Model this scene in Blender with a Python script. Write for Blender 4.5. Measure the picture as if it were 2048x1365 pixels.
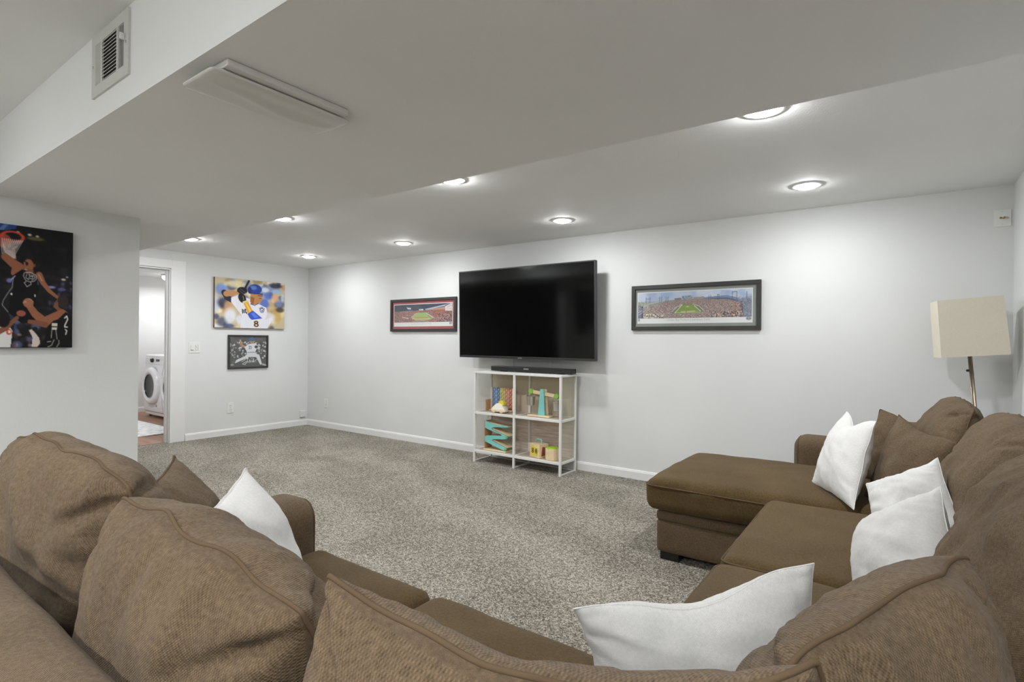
import bpy, bmesh, math, random
import numpy as np
from mathutils import Vector, Matrix, noise

# ------------------------------------------------------------------ clear
for o in list(bpy.data.objects):
    bpy.data.objects.remove(o, do_unlink=True)
scene = bpy.context.scene
COL = scene.collection
PI = math.pi
random.seed(7)
rng = np.random.default_rng(11)

# ------------------------------------------------------------------ camera
CAM_H = 1.265
cam_d = bpy.data.cameras.new('camera')
cam_d.sensor_width = 36.0
cam_d.lens = 36.0 * 1076.0 / 2048.0
cam_d.clip_start = 0.02
cam = bpy.data.objects.new('camera', cam_d)
COL.objects.link(cam)
cam.matrix_world = (Matrix.Translation((0, 0, CAM_H)) @ Matrix.Rotation(math.radians(35.7), 4, 'Z')
                    @ Matrix.Rotation(PI / 2, 4, 'X') @ Matrix.Rotation(math.radians(0.53), 4, 'Z'))
scene.camera = cam

# ------------------------------------------------------------------ world, exposure
world = bpy.data.worlds.new('world'); scene.world = world
world.use_nodes = True
world.node_tree.nodes['Background'].inputs[0].default_value = (1, 1, 1, 1)
world.node_tree.nodes['Background'].inputs[1].default_value = 0.05
vs = scene.view_settings
vs.view_transform = 'Standard'; vs.look = 'None'; vs.gamma = 1.0; vs.use_curve_mapping = False
vs.exposure = -0.04
scene.cycles.caustics_reflective = False; scene.cycles.caustics_refractive = False

# room numbers (metres): camera stands at x=0, y=0
XL, XR, YB = -7.11, 0.60, 4.71        # left end wall, right wall, TV wall
ZC, ZS, ZN = 2.31, 2.10, 2.44         # TV-zone ceiling, soffit underside, near ceiling
YS0, YS1 = 0.749, 2.095               # soffit near / far face
XP, YP = -4.324, 1.535                # partition wall (big basketball canvas) and its end
YF = -3.2                             # wall behind the camera

def down_lamp(name, x, y, z, watts, size=0.11, spread=168, col=(0.985, 1.0, 1.035)):
    d = bpy.data.lights.new(name, 'AREA'); d.shape = 'DISK'; d.size = size
    d.energy = watts; d.color = col; d.spread = math.radians(spread)
    o = bpy.data.objects.new(name, d); COL.objects.link(o); o.location = (x, y, z)
    return o
W_TV, W_NEAR = 3.6, 15.5
ROW_X = (-0.50, -2.36, -4.33, -6.05)
TV_LAMPS = [(x, 4.01) for x in ROW_X] + [(x, 2.60) for x in ROW_X]
NEAR_LAMPS = [(-3.25, -0.22), (-1.40, -0.22), (0.25, -0.22), (-3.25, -1.5), (-1.40, -1.5), (0.25, -1.5)]
for x, y in TV_LAMPS:
    down_lamp('downlight_lamp', x, y, ZC - 0.0235, W_TV)
for x, y in NEAR_LAMPS:
    if y > -1: down_lamp('downlight_lamp', x, y, ZN - 0.0235, 9.0, spread=118)
    else: down_lamp('downlight_lamp', x, y, ZN - 0.0235, W_NEAR)
down_lamp('laundry_lamp', -9.80, 3.95, 2.18, 12.0, 0.26, 175)
down_lamp('laundry_lamp', -8.60, 2.10, 2.18, 22.0, 0.26, 175)

# ------------------------------------------------------------------ materials
def lin(c):
    c = np.asarray(c, float) / 255.0
    return np.where(c <= 0.04045, c / 12.92, ((c + 0.055) / 1.055) ** 2.4)
def L3(*c):
    v = lin(c); return (float(v[0]), float(v[1]), float(v[2]), 1.0)

class NT:
    def __init__(s, name):
        s.m = bpy.data.materials.new(name); s.m.use_nodes = True
        s.t = s.m.node_tree; s.n = s.t.nodes; s.b = s.n['Principled BSDF']
    def node(s, typ, **kw):
        n = s.n.new(typ)
        for k, v in kw.items(): setattr(n, k, v)
        return n
    def link(s, a, b): s.t.links.new(a, b)
    def set(s, **kw):
        for k, v in kw.items():
            s.b.inputs[k.replace('_', ' ')].default_value = v
        return s
    def coord(s, kind='Object', scale=None):
        tc = s.node('ShaderNodeTexCoord')
        if scale is None: return tc.outputs[kind]
        mp = s.node('ShaderNodeMapping'); mp.inputs['Scale'].default_value = scale
        s.link(tc.outputs[kind], mp.inputs['Vector']); return mp.outputs['Vector']
    def noise(s, vec, scale, detail=3, rough=0.5):
        n = s.node('ShaderNodeTexNoise'); n.inputs['Scale'].default_value = scale
        n.inputs['Detail'].default_value = detail; n.inputs['Roughness'].default_value = rough
        s.link(vec, n.inputs['Vector']); return n.outputs['Fac']
    def ramp(s, fac, stops):
        r = s.node('ShaderNodeValToRGB')
        while len(r.color_ramp.elements) > len(stops): r.color_ramp.elements.remove(r.color_ramp.elements[-1])
        while len(r.color_ramp.elements) < len(stops): r.color_ramp.elements.new(1.0)
        for e, (p, c) in zip(r.color_ramp.elements, stops): e.position = p; e.color = c
        s.link(fac, r.inputs['Fac']); return r.outputs['Color']
    def math(s, op, a, b=None):
        n = s.node('ShaderNodeMath', operation=op)
        for i, v in enumerate((a, b)):
            if v is None: continue
            if isinstance(v, (int, float)): n.inputs[i].default_value = v
            else: s.link(v, n.inputs[i])
        return n.outputs[0]
    def mix(s, fac, a, b):
        n = s.node('ShaderNodeMix', data_type='RGBA')
        for sock, v in ((n.inputs['Factor'], fac), (n.inputs[6], a), (n.inputs[7], b)):
            if isinstance(v, (int, float)): sock.default_value = v
            elif isinstance(v, tuple): sock.default_value = v
            else: s.link(v, sock)
        return n.outputs[2]
    def bump(s, h, strength=0.3, dist=0.01, normal=None):
        b = s.node('ShaderNodeBump'); b.inputs['Strength'].default_value = strength
        b.inputs['Distance'].default_value = dist
        s.link(h, b.inputs['Height'])
        if normal is not None: s.link(normal, b.inputs['Normal'])
        s.link(b.outputs['Normal'], s.b.inputs['Normal']); return b.outputs['Normal']
    def base(s, col): s.link(col, s.b.inputs['Base Color'])

MAT = {}
def plain(name, rgb, rough=0.5, metal=0.0, spec=0.5, var=0.04, bump=0.0, bscale=60):
    """a plain paint/plastic/metal with a slight procedural mottling"""
    s = NT(name); s.set(Roughness=rough, Metallic=metal, Specular_IOR_Level=spec)
    v = s.coord('Object'); f = s.noise(v, 9.0, 3)
    c = L3(*rgb)
    hi = tuple(min(1, x * (1 + var)) for x in c[:3]) + (1,)
    lo = tuple(x * (1 - var) for x in c[:3]) + (1,)
    s.base(s.ramp(f, [(0.3, lo), (0.7, hi)]))
    if bump: s.bump(s.noise(v, bscale, 4), bump, 0.004)
    MAT[name] = s.m; return s.m

def paint_wall(name, rgb, bump=0.06, scale=90, spec=0.25, rough=0.75):
    s = NT(name); s.set(Roughness=rough, Specular_IOR_Level=spec)
    v = s.coord('Object')
    a = s.noise(v, 1.1, 2, 0.55)
    c = L3(*rgb)
    s.base(s.ramp(a, [(0.3, tuple(x * 0.97 for x in c[:3]) + (1,)), (0.7, tuple(min(1, x * 1.02) for x in c[:3]) + (1,))]))
    h = s.math('ADD', s.noise(v, scale, 1), s.math('MULTIPLY', s.noise(v, 3.0, 0), 2.0))
    s.bump(h, bump, 0.006)
    MAT[name] = s.m

paint_wall('wall', (218, 219, 217))
paint_wall('ceiling', (237, 238, 236), bump=0.09, scale=120)
paint_wall('ceiling_textured', (238, 239, 237), bump=0.16, scale=150)
paint_wall('laundry_wall', (226, 226, 224))
plain('trim_white', (228, 228, 226), rough=0.42, var=0.01)
plain('white_plastic', (226, 226, 222), rough=0.38, var=0.01)
plain('white_metal', (226, 225, 220), rough=0.4, var=0.015)
plain('vent_white', (205, 204, 199), rough=0.5, var=0.02)
plain('vent_dark', (52, 51, 49), rough=0.8)
plain('dark_slot', (40, 40, 40), rough=0.7)
plain('appliance_white', (232, 233, 235), rough=0.25, var=0.01)
plain('appliance_dark', (46, 48, 52), rough=0.15, var=0.02)
plain('chrome', (190, 190, 190), rough=0.18, metal=1.0)
plain('brass', (176, 136, 66), rough=0.3, metal=1.0)
plain('lamp_pole', (168, 156, 136), rough=0.28, metal=1.0)
plain('black_plastic', (26, 26, 27), rough=0.4, var=0.05)
plain('black_frame', (46, 45, 43), rough=0.45, var=0.08)
plain('tv_bezel', (66, 66, 66), rough=0.35, metal=0.6)
plain('steel_bucket', (205, 203, 198), rough=0.34, metal=1.0)
plain('teal', (134, 208, 202), rough=0.5)
plain('toy_green', (150, 196, 84), rough=0.5)
plain('toy_lime', (166, 204, 40), rough=0.5)
plain('toy_yellow', (228, 208, 70), rough=0.5)
plain('toy_cream', (226, 222, 206), rough=0.45)
plain('toy_maroon', (150, 84, 66), rough=0.5)
plain('sofa_foot', (26, 22, 19), rough=0.4)
plain('mat_grey', (132, 137, 130), rough=0.9)
plain('mat_red', (166, 66, 70), rough=0.9)
plain('paper', (226, 227, 226), rough=0.8, var=0.005)
plain('ink', (60, 62, 60), rough=0.8)
plain('ink_grey', (170, 176, 174), rough=0.8)
plain('logo_yellow', (205, 190, 90), rough=0.8)
plain('canvas_dark', (28, 27, 27), rough=0.8)
plain('canvas_brown', (112, 84, 54), rough=0.8, var=0.3)
plain('acrylic', (214, 213, 208), rough=0.35, var=0.01)
plain('badge', (170, 170, 170), rough=0.3, metal=0.6)

def wood(name, a, b, sc=(3, 40, 40), rough=0.5):
    s = NT(name); s.set(Roughness=rough)
    v = s.coord('Object', sc); f = s.noise(v, 2.0, 5, 0.6)
    s.base(s.ramp(f, [(0.25, L3(*a)), (0.75, L3(*b))]))
    s.bump(f, 0.1, 0.002); MAT[name] = s.m
wood('toy_wood', (222, 196, 154), (240, 220, 184))
wood('toy_wood_dark', (178, 138, 96), (204, 166, 122))
wood('plank_wood', (132, 92, 68), (178, 138, 110), sc=(1.2, 14, 14), rough=0.35)
wood('plank_wood_b', (120, 82, 60), (160, 118, 92), sc=(1.2, 14, 14), rough=0.35)

def fabric(name, dark, light, weave=420.0, bump=0.35, sheen=0.06, fuzz=0.6):
    s = NT(name); s.set(Roughness=0.95, Specular_IOR_Level=0.15)
    s.b.inputs['Sheen Weight'].default_value = sheen
    s.b.inputs['Sheen Roughness'].default_value = 0.5
    uv = s.coord('UV')
    sep = s.node('ShaderNodeSeparateXYZ'); s.link(uv, sep.inputs[0])
    def wave(sock, k): return s.math('SINE', s.math('MULTIPLY', sock, k * 6.28318))
    jit = s.math('MULTIPLY', s.noise(uv, 40.0, 0), 1.8)
    wx = s.math('SINE', s.math('ADD', s.math('MULTIPLY', sep.outputs[0], weave * 6.28318), jit))
    wy = s.math('SINE', s.math('ADD', s.math('MULTIPLY', sep.outputs[1], weave * 6.28318), jit))
    w = s.math('MULTIPLY', wx, wy)                         # checkered basket weave
    ob = s.coord('Object')
    fine = s.noise(ob, 900.0, 0, 0.7)
    mid = s.noise(ob, 150.0, 1, 0.6)
    big = s.noise(ob, 5.0, 1)
    f = s.math('ADD', s.math('MULTIPLY', w, 0.13), s.math('ADD', s.math('MULTIPLY', fine, 0.45 * fuzz),
        s.math('ADD', s.math('MULTIPLY', mid, 0.45), s.math('MULTIPLY', big, 0.25))))
    s.base(s.ramp(f, [(0.22, L3(*dark)), (0.95, L3(*light))]))
    h = s.math('ADD', s.math('MULTIPLY', w, 0.5), s.math('ADD', fine, mid))
    s.bump(h, bump, 0.0022)
    MAT[name] = s.m
fabric('sofa', (66, 54, 40), (136, 116, 91), weave=260, bump=0.4)
fabric('sofa_seat', (58, 45, 27), (116, 96, 62), weave=340, bump=0.3)
fabric('white_linen', (218, 217, 213), (246, 245, 242), weave=330, bump=0.6, sheen=0.05)
fabric('lamp_shade', (205, 198, 180), (222, 216, 200), weave=600, bump=0.08, sheen=0.0)
MAT['lamp_shade'].node_tree.nodes['Principled BSDF'].inputs['Transmission Weight'].default_value = 0.0
plain('piping', (94, 78, 60), rough=0.95, spec=0.1, var=0.12)

def emit(name, rgb, strength):
    s = NT(name); s.set(Roughness=0.5)
    s.b.inputs['Base Color'].default_value = (*rgb, 1)
    s.b.inputs['Emission Color'].default_value = (*rgb, 1)
    s.b.inputs['Emission Strength'].default_value = strength
    MAT[name] = s.m
emit('led_lens', (0.985, 1.0, 1.03), 390.0)
emit('led_lens_wall', (0.985, 1.0, 1.03), 215.0)
emit('led_lens_dim', (0.985, 1.0, 1.03), 60.0)
emit('laundry_glow', (1.0, 0.99, 0.97), 5.0)

def carpet():
    s = NT('carpet'); s.set(Roughness=1.0, Specular_IOR_Level=0.05)
    v = s.coord('Object')
    vo = s.node('ShaderNodeTexVoronoi'); vo.inputs['Scale'].default_value = 150.0
    s.link(v, vo.inputs['Vector'])
    sepc = s.node('ShaderNodeSeparateColor'); s.link(vo.outputs['Color'], sepc.inputs[0])
    tuft = sepc.outputs[0]                                   # each tuft its own tone
    fine = s.noise(v, 220.0, 1, 0.75)
    mid = s.noise(v, 40.0, 1, 0.6)
    # pile brushed one way or the other by the vacuum: straight-edged lighter and darker passes
    mp = s.node('ShaderNodeMapping'); mp.inputs['Rotation'].default_value = (0, 0, 0.35)
    s.link(v, mp.inputs['Vector'])
    warp = s.noise(v, 1.6, 1)
    sx = s.node('ShaderNodeSeparateXYZ'); s.link(mp.outputs['Vector'], sx.inputs[0])
    tr1 = s.math('SINE', s.math('ADD', s.math('MULTIPLY', sx.outputs[1], 8.0), s.math('MULTIPLY', warp, 10.0)))
    patch = s.noise(v, 0.9, 1)
    track = s.math('MULTIPLY', tr1, s.math('MULTIPLY', patch, 0.06))
    f = s.math('ADD', s.math('MULTIPLY', tuft, 0.42), s.math('ADD', s.math('MULTIPLY', fine, 0.75), s.math('ADD', s.math('MULTIPLY', mid, 0.12), track)))
    s.base(s.ramp(f, [(0.36, L3(82, 77, 66)), (0.66, L3(170, 162, 147)), (0.96, L3(246, 239, 225))]))
    h = s.math('ADD', s.math('MULTIPLY', vo.outputs['Distance'], -1.0), s.math('MULTIPLY', fine, 1.2))
    s.bump(h, 0.9, 0.014)
    MAT['carpet'] = s.m
carpet()

def rug():
    s = NT('rug'); s.set(Roughness=1.0, Specular_IOR_Level=0.05)
    v = s.coord('Object'); f = s.noise(v, 14.0, 5, 0.6)
    s.base(s.ramp(f, [(0.35, L3(196, 203, 210)), (0.5, L3(232, 232, 230)), (0.7, L3(240, 239, 236))]))
    s.bump(f, 0.4, 0.01); MAT['rug'] = s.m
rug()

def see_through(name, rgb, alpha, gloss=0.12, streak=False):
    """clear / tinted sheet: part of the light passes, a little is mirrored"""
    m = bpy.data.materials.new(name); m.use_nodes = True
    t = m.node_tree; t.nodes.clear()
    out = t.nodes.new('ShaderNodeOutputMaterial')
    tr = t.nodes.new('ShaderNodeBsdfTransparent')
    df = t.nodes.new('ShaderNodeBsdfDiffuse'); df.inputs[0].default_value = L3(*rgb)
    gl = t.nodes.new('ShaderNodeBsdfGlossy'); gl.inputs['Roughness'].default_value = 0.03
    lw = t.nodes.new('ShaderNodeLayerWeight'); lw.inputs[0].default_value = 0.5
    pw = t.nodes.new('ShaderNodeMath'); pw.operation = 'POWER'; pw.inputs[1].default_value = 4.0
    t.links.new(lw.outputs['Facing'], pw.inputs[0])
    fr = t.nodes.new('ShaderNodeMath'); fr.operation = 'ADD'; fr.inputs[1].default_value = 0.04
    t.links.new(pw.outputs[0], fr.inputs[0])
    a = t.nodes.new('ShaderNodeMixShader'); a.inputs[0].default_value = alpha
    t.links.new(tr.outputs[0], a.inputs[1]); t.links.new(df.outputs[0], a.inputs[2])
    if streak:
        tc = t.nodes.new('ShaderNodeTexCoord'); mp = t.nodes.new('ShaderNodeMapping')
        mp.inputs['Scale'].default_value = (2.0, 2.0, 26.0)
        nz = t.nodes.new('ShaderNodeTexNoise'); nz.inputs['Scale'].default_value = 3.0; nz.inputs['Detail'].default_value = 4
        rp = t.nodes.new('ShaderNodeValToRGB')
        c = L3(*rgb)
        rp.color_ramp.elements[0].position = 0.3; rp.color_ramp.elements[0].color = tuple(x * 0.72 for x in c[:3]) + (1,)
        rp.color_ramp.elements[1].position = 0.7; rp.color_ramp.elements[1].color = tuple(min(1, x * 1.15) for x in c[:3]) + (1,)
        t.links.new(tc.outputs['Object'], mp.inputs[0]); t.links.new(mp.outputs[0], nz.inputs['Vector'])
        t.links.new(nz.outputs['Fac'], rp.inputs[0]); t.links.new(rp.outputs[0], df.inputs[0])
    b = t.nodes.new('ShaderNodeMixShader')
    k = t.nodes.new('ShaderNodeMath'); k.operation = 'MULTIPLY'; k.inputs[1].default_value = gloss * 7
    k.use_clamp = True
    t.links.new(fr.outputs[0], k.inputs[0]); t.links.new(k.outputs[0], b.inputs[0])
    t.links.new(a.outputs[0], b.inputs[1]); t.links.new(gl.outputs[0], b.inputs[2])
    t.links.new(b.outputs[0], out.inputs[0])
    MAT[name] = m
see_through('picture_glass', (200, 210, 205), 0.02, gloss=0.12)
see_through('side_acrylic', (205, 204, 186), 0.22, gloss=0.03)
see_through('back_acrylic', (226, 212, 186), 0.55, gloss=0.03)
see_through('back_woodgrain', (232, 214, 200), 0.85, gloss=0.03, streak=True)
see_through('shelf_acrylic', (206, 196, 180), 0.75, gloss=0.05)

def screen():
    s = NT('tv_screen'); s.set(Roughness=0.09, Specular_IOR_Level=0.3)
    v = s.coord('Object'); f = s.noise(v, 2.0, 1)
    s.base(s.ramp(f, [(0.0, (0.0015, 0.0015, 0.0016, 1)), (1.0, (0.002, 0.002, 0.0021, 1))])); MAT['tv_screen'] = s.m
screen()

def vcol():
    s = NT('printed_picture'); s.set(Roughness=0.55, Specular_IOR_Level=0.2)
    a = s.node('ShaderNodeVertexColor', layer_name='print')
    s.base(a.outputs['Color']); MAT['printed_picture'] = s.m
vcol()

# ------------------------------------------------------------------ mesh helpers
ORG = {}
def link_mesh(name, me, mat, parent=None, smooth=False):
    if isinstance(mat, str): mat = MAT[mat]
    me.materials.append(mat)
    if smooth:
        me.polygons.foreach_set('use_smooth', [True] * len(me.polygons))
    o = bpy.data.objects.new(name, me); COL.objects.link(o)
    if parent is not None:
        o.parent = parent; ORG[o] = ORG[parent]
    else:
        ORG[o] = Vector((0, 0, 0))
    return o
def mk(name, verts, faces, mat, parent=None, smooth=False):
    """verts in world metres"""
    off = ORG[parent] if parent is not None else Vector((0, 0, 0))
    me = bpy.data.meshes.new(name)
    me.from_pydata([(v[0] - off.x, v[1] - off.y, v[2] - off.z) for v in verts], [], faces)
    me.validate(); me.update()
    return link_mesh(name, me, mat, parent, smooth)
def from_bm(name, bm, mat, parent=None, smooth=False, recalc=True):
    off = ORG[parent] if parent is not None else Vector((0, 0, 0))
    if recalc: bmesh.ops.recalc_face_normals(bm, faces=bm.faces)
    bmesh.ops.translate(bm, verts=bm.verts, vec=-off)
    me = bpy.data.meshes.new(name); bm.to_mesh(me); bm.free()
    return link_mesh(name, me, mat, parent, smooth)
def solo(o):
    """a thing that is one mesh: move its origin to the middle of its base"""
    me = o.data
    co = np.empty(len(me.vertices) * 3); me.vertices.foreach_get('co', co); co = co.reshape(-1, 3)
    c = Vector(((co[:, 0].min() + co[:, 0].max()) / 2, (co[:, 1].min() + co[:, 1].max()) / 2, co[:, 2].min()))
    me.transform(Matrix.Translation(-c)); o.location = c; ORG[o] = c
    return o
def tag(o, label, cat, group=None, kind=None):
    if label: o['label'] = label
    if cat: o['category'] = cat
    if group: o['group'] = group
    if kind: o['kind'] = kind
    return o
def thing(name, label, cat, loc, group=None):
    o = bpy.data.objects.new(name, None); COL.objects.link(o)
    o.empty_display_size = 0.1; o.location = loc; ORG[o] = Vector(loc)
    return tag(o, label, cat, group)
def struct(o, label=None):
    o['kind'] = 'structure'
    if label: o['label'] = label
    return o

def bm_box(bm, lo, hi, M=None):
    vs_ = [bm.verts.new((x, y, z)) for x in (lo[0], hi[0]) for y in (lo[1], hi[1]) for z in (lo[2], hi[2])]
    for f in ((0, 1, 3, 2), (4, 6, 7, 5), (0, 4, 5, 1), (2, 3, 7, 6), (0, 2, 6, 4), (1, 5, 7, 3)):
        bm.faces.new([vs_[i] for i in f])
    if M is not None: bmesh.ops.transform(bm, matrix=M, verts=vs_)
    return vs_
def box(name, lo, hi, mat, parent=None, bevel=0.0, seg=2, M=None, smooth=False):
    bm = bmesh.new(); bm_box(bm, lo, hi)
    if bevel:
        bmesh.ops.bevel(bm, geom=list(bm.edges), offset=bevel, segments=seg, profile=0.5, affect='EDGES')
    if M is not None: bmesh.ops.transform(bm, matrix=M, verts=bm.verts)
    return from_bm(name, bm, mat, parent, smooth)
def bm_tube(bm, pts, r, n=8, closed=False, caps=True):
    pts = [Vector(p) for p in pts]; N = len(pts); rings = []
    prev = None
    for i, p in enumerate(pts):
        if closed: t = pts[(i + 1) % N] - pts[i - 1]
        else: t = pts[min(i + 1, N - 1)] - pts[max(i - 1, 0)]
        if t.length < 1e-9: t = Vector((0, 0, 1))
        t.normalize()
        if prev is None:
            a = Vector((0, 0, 1)) if abs(t.z) < 0.9 else Vector((1, 0, 0))
            u = t.cross(a).normalized()
        else:
            u = (prev - t * prev.dot(t))
            u = u.normalized() if u.length > 1e-6 else t.orthogonal().normalized()
        prev = u; w = t.cross(u)
        rr = r[i] if isinstance(r, (list, tuple)) else r
        rings.append([bm.verts.new(p + (u * math.cos(2 * PI * k / n) + w * math.sin(2 * PI * k / n)) * rr) for k in range(n)])
    M_ = N if closed else N - 1
    for i in range(M_):
        a, b = rings[i], rings[(i + 1) % N]
        for k in range(n):
            bm.faces.new((a[k], a[(k + 1) % n], b[(k + 1) % n], b[k]))
    if caps and not closed:
        bm.faces.new(rings[0][::-1]); bm.faces.new(rings[-1])
def tube(name, pts, r, mat, parent=None, n=8, closed=False):
    bm = bmesh.new(); bm_tube(bm, pts, r, n, closed)
    return from_bm(name, bm, mat, parent, True)
def bm_lathe(bm, prof, n=32, M=None):
    """prof: list of (r,z); axis z"""
    rings = []; new = []
    for r, z in prof:
        if r < 1e-6:
            v = bm.verts.new((0, 0, z)); rings.append([v]); new.append(v)
        else:
            ring = [bm.verts.new((r * math.cos(2 * PI * k / n), r * math.sin(2 * PI * k / n), z)) for k in range(n)]
            rings.append(ring); new += ring
    for a, b in zip(rings, rings[1:]):
        for k in range(n):
            k2 = (k + 1) % n
            if len(a) == 1 and len(b) == 1: continue
            if len(a) == 1: bm.faces.new((a[0], b[k], b[k2]))
            elif len(b) == 1: bm.faces.new((a[k], b[0], a[k2]))
            else: bm.faces.new((a[k], b[k], b[k2], a[k2]))
    if M is not None: bmesh.ops.transform(bm, matrix=M, verts=new)
def lathe(name, prof, mat, parent=None, n=32, M=None, smooth=True):
    bm = bmesh.new(); bm_lathe(bm, prof, n, M)
    return from_bm(name, bm, mat, parent, smooth)
def prism(name, poly, axis, a0, a1, mat, parent=None, bevel=0.0, smooth=False, M=None):
    """poly 2D in the two other axes (order x,y,z without axis), extruded a0..a1 on axis"""
    bm = bmesh.new()
    def P(p, a):
        q = list(p); q.insert(axis, a); return q
    A = [bm.verts.new(P(p, a0)) for p in poly]; B = [bm.verts.new(P(p, a1)) for p in poly]
    bm.faces.new(A); bm.faces.new(B[::-1])
    for i in range(len(poly)):
        j = (i + 1) % len(poly); bm.faces.new((A[i], B[i], B[j], A[j]))
    if bevel:
        bmesh.ops.bevel(bm, geom=list(bm.edges), offset=bevel, segments=2, profile=0.5, affect='EDGES')
    if M is not None: bmesh.ops.transform(bm, matrix=M, verts=bm.verts)
    return from_bm(name, bm, mat, parent, smooth)
def quad_wall(name, lo, hi, mat, parent=None):
    return box(name, lo, hi, mat, parent)

# ================================================================== THE ROOM SHELL
struct(box('floor', (XL - 0.07, YF, -0.1), (XR, YB, 0.0), 'carpet'), 'taupe cut pile carpet')
struct(box('wall_back', (XL - 0.15, YB, -0.1), (XR + 0.15, YB + 0.15, 2.6), 'wall'))
struct(box('wall_right', (XR, YF, -0.1), (XR + 0.15, YB, 2.6), 'wall'))
struct(box('wall_front', (XP - 3.0, YF - 0.15, -0.1), (XR + 0.15, YF, 2.6), 'wall'))
struct(box('wall_partition', (XP - 0.13, YF, 0.0), (XP, YP, ZN), 'wall'))
# left end wall, with the door opening (y 2.05..2.86, to z 2.10)
DY0, DY1, DZ = 2.05, 2.86, 2.10
bm = bmesh.new()
bm_box(bm, (XL - 0.12, DY1, -0.1), (XL, YB, 2.6))
bm_box(bm, (XL - 0.12, YF, -0.1), (XL, DY0, 2.6))
bm_box(bm, (XL - 0.12, DY0, DZ), (XL, DY1, 2.6))
struct(from_bm('wall_left', bm, 'wall'))
# ceilings and soffit
struct(box('ceiling', (XL, YS1, ZC), (XR, YB, ZC + 0.1), 'ceiling_textured'))
struct(box('ceiling_soffit', (XL, YS0, ZS), (XR, YS1, ZN + 0.1), 'ceiling'), 'dropped ceiling soffit crossing the room')
struct(box('ceiling_near', (XL, YF, ZN), (XR, YS0, ZN + 0.1), 'ceiling'))

def baseboard(name, p0, p1, inward, h=0.085, t=0.014):
    """moulded board from p0 to p1 (x,y), profile leaning on the wall"""
    p0, p1, n = Vector((*p0, 0)), Vector((*p1, 0)), Vector((*inward, 0))
    prof = [(0, 0), (t, 0), (t, h * 0.78), (t * 0.75, h * 0.86), (t * 0.7, h * 0.93), (t * 0.35, h), (0, h)]
    bm = bmesh.new()
    A = [bm.verts.new(p0 + n * a + Vector((0, 0, b))) for a, b in prof]
    B = [bm.verts.new(p1 + n * a + Vector((0, 0, b))) for a, b in prof]
    bm.faces.new(A); bm.faces.new(B[::-1])
    for i in range(len(prof)):
        j = (i + 1) % len(prof); bm.faces.new((A[i], B[i], B[j], A[j]))
    return struct(from_bm(name, bm, 'trim_white'))
baseboard('baseboard_back', (XL, YB), (XR, YB), (0, -1))
baseboard('baseboard_left', (XL, DY1 + 0.165), (XL, YB), (1, 0))
baseboard('baseboard_right', (XR, YF), (XR, YB), (-1, 0))
baseboard('baseboard_partition', (XP, YF), (XP, YP), (1, 0))
# door casing with jamb
bm = bmesh.new()
cw = 0.155
bm_box(bm, (XL, DY1, 0), (XL + 0.018, DY1 + cw, DZ + 0.10))
bm_box(bm, (XL, DY0 - cw, 0), (XL + 0.018, DY0, DZ + 0.10))
bm_box(bm, (XL, DY0, DZ), (XL + 0.018, DY1, DZ + 0.10))
bmesh.ops.bevel(bm, geom=list(bm.edges), offset=0.003, segments=1, affect='EDGES')
bm_box(bm, (XL + 0.0, DY1 - 0.010, 0), (XL + 0.0205, DY1 + 0.022, DZ))
bm_box(bm, (XL + 0.0, DY0 - 0.022, DZ), (XL + 0.0205, DY1 + 0.022, DZ + 0.022))
struct(from_bm('trim_1', bm, 'trim_white'), 'white door casing around the laundry opening')
bm = bmesh.new()
bm_box(bm, (XL - 0.13, DY1 - 0.018, 0), (XL, DY1, DZ))
bm_box(bm, (XL - 0.13, DY0, 0), (XL, DY0 + 0.018, DZ))
bm_box(bm, (XL - 0.13, DY0 + 0.018, DZ - 0.018), (XL, DY1 - 0.018, DZ))
bm_box(bm, (XL - 0.085, DY1 - 0.03, 0), (XL - 0.05, DY1 - 0.018, DZ - 0.018))
bm_box(bm, (XL - 0.085, DY0 + 0.018, DZ - 0.03), (XL - 0.05, DY1 - 0.03, DZ - 0.018))
struct(from_bm('trim_2', bm, 'trim_white'), 'white door jamb')

# laundry room shell
LX0, LY0, LY1 = -10.45, 1.2, 4.42
struct(box('wall_laundry_far', (LX0 - 0.1, LY0, -0.1), (LX0, LY1, 2.45), 'laundry_wall'))
struct(box('wall_laundry_side', (LX0 - 0.1, LY1, -0.1), (XL - 0.12, LY1 + 0.1, 2.45), 'laundry_wall'))
struct(box('wall_laundry_near', (LX0 - 0.1, LY0 - 0.1, -0.1), (XL - 0.12, LY0, 2.45), 'laundry_wall'))
struct(box('ceiling_laundry', (LX0 - 0.1, LY0, 2.31), (XL - 0.12, LY1, 2.45), 'laundry_wall'))
baseboard('baseboard_laundry', (LX0, LY0), (LX0, LY1), (1, 0))
fl = struct(box('floor_laundry', (LX0, LY0, -0.1), (XL - 0.07, LY1, -0.006), 'plank_wood_b'), 'brown wood plank floor of the laundry room')
k = 0; y = LY0
while y < LY1 - 0.01:
    y2 = min(y + 0.125, LY1)
    x = LX0 - (k % 3) * 0.43
    while x < XL - 0.07:
        x2 = min(x + 1.25, XL - 0.072); xa = max(x, LX0)
        if x2 - xa > 0.02 and y > 1.9:
            box('plank', (xa + 0.001, y + 0.001, -0.006), (x2 - 0.001, y2 - 0.001, 0.002), 'plank_wood' if (k * 7 + int(x * 3)) % 3 else 'plank_wood_b', fl)
        x += 1.25
    y = y2; k += 1

# ================================================================== THE SECTIONAL SOFA
def nz(p, s=1.0, o=0.0):
    return noise.noise(Vector((p[0] * s + o, p[1] * s + o * 1.7, p[2] * s - o)))
NOFF = [0.0]

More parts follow.
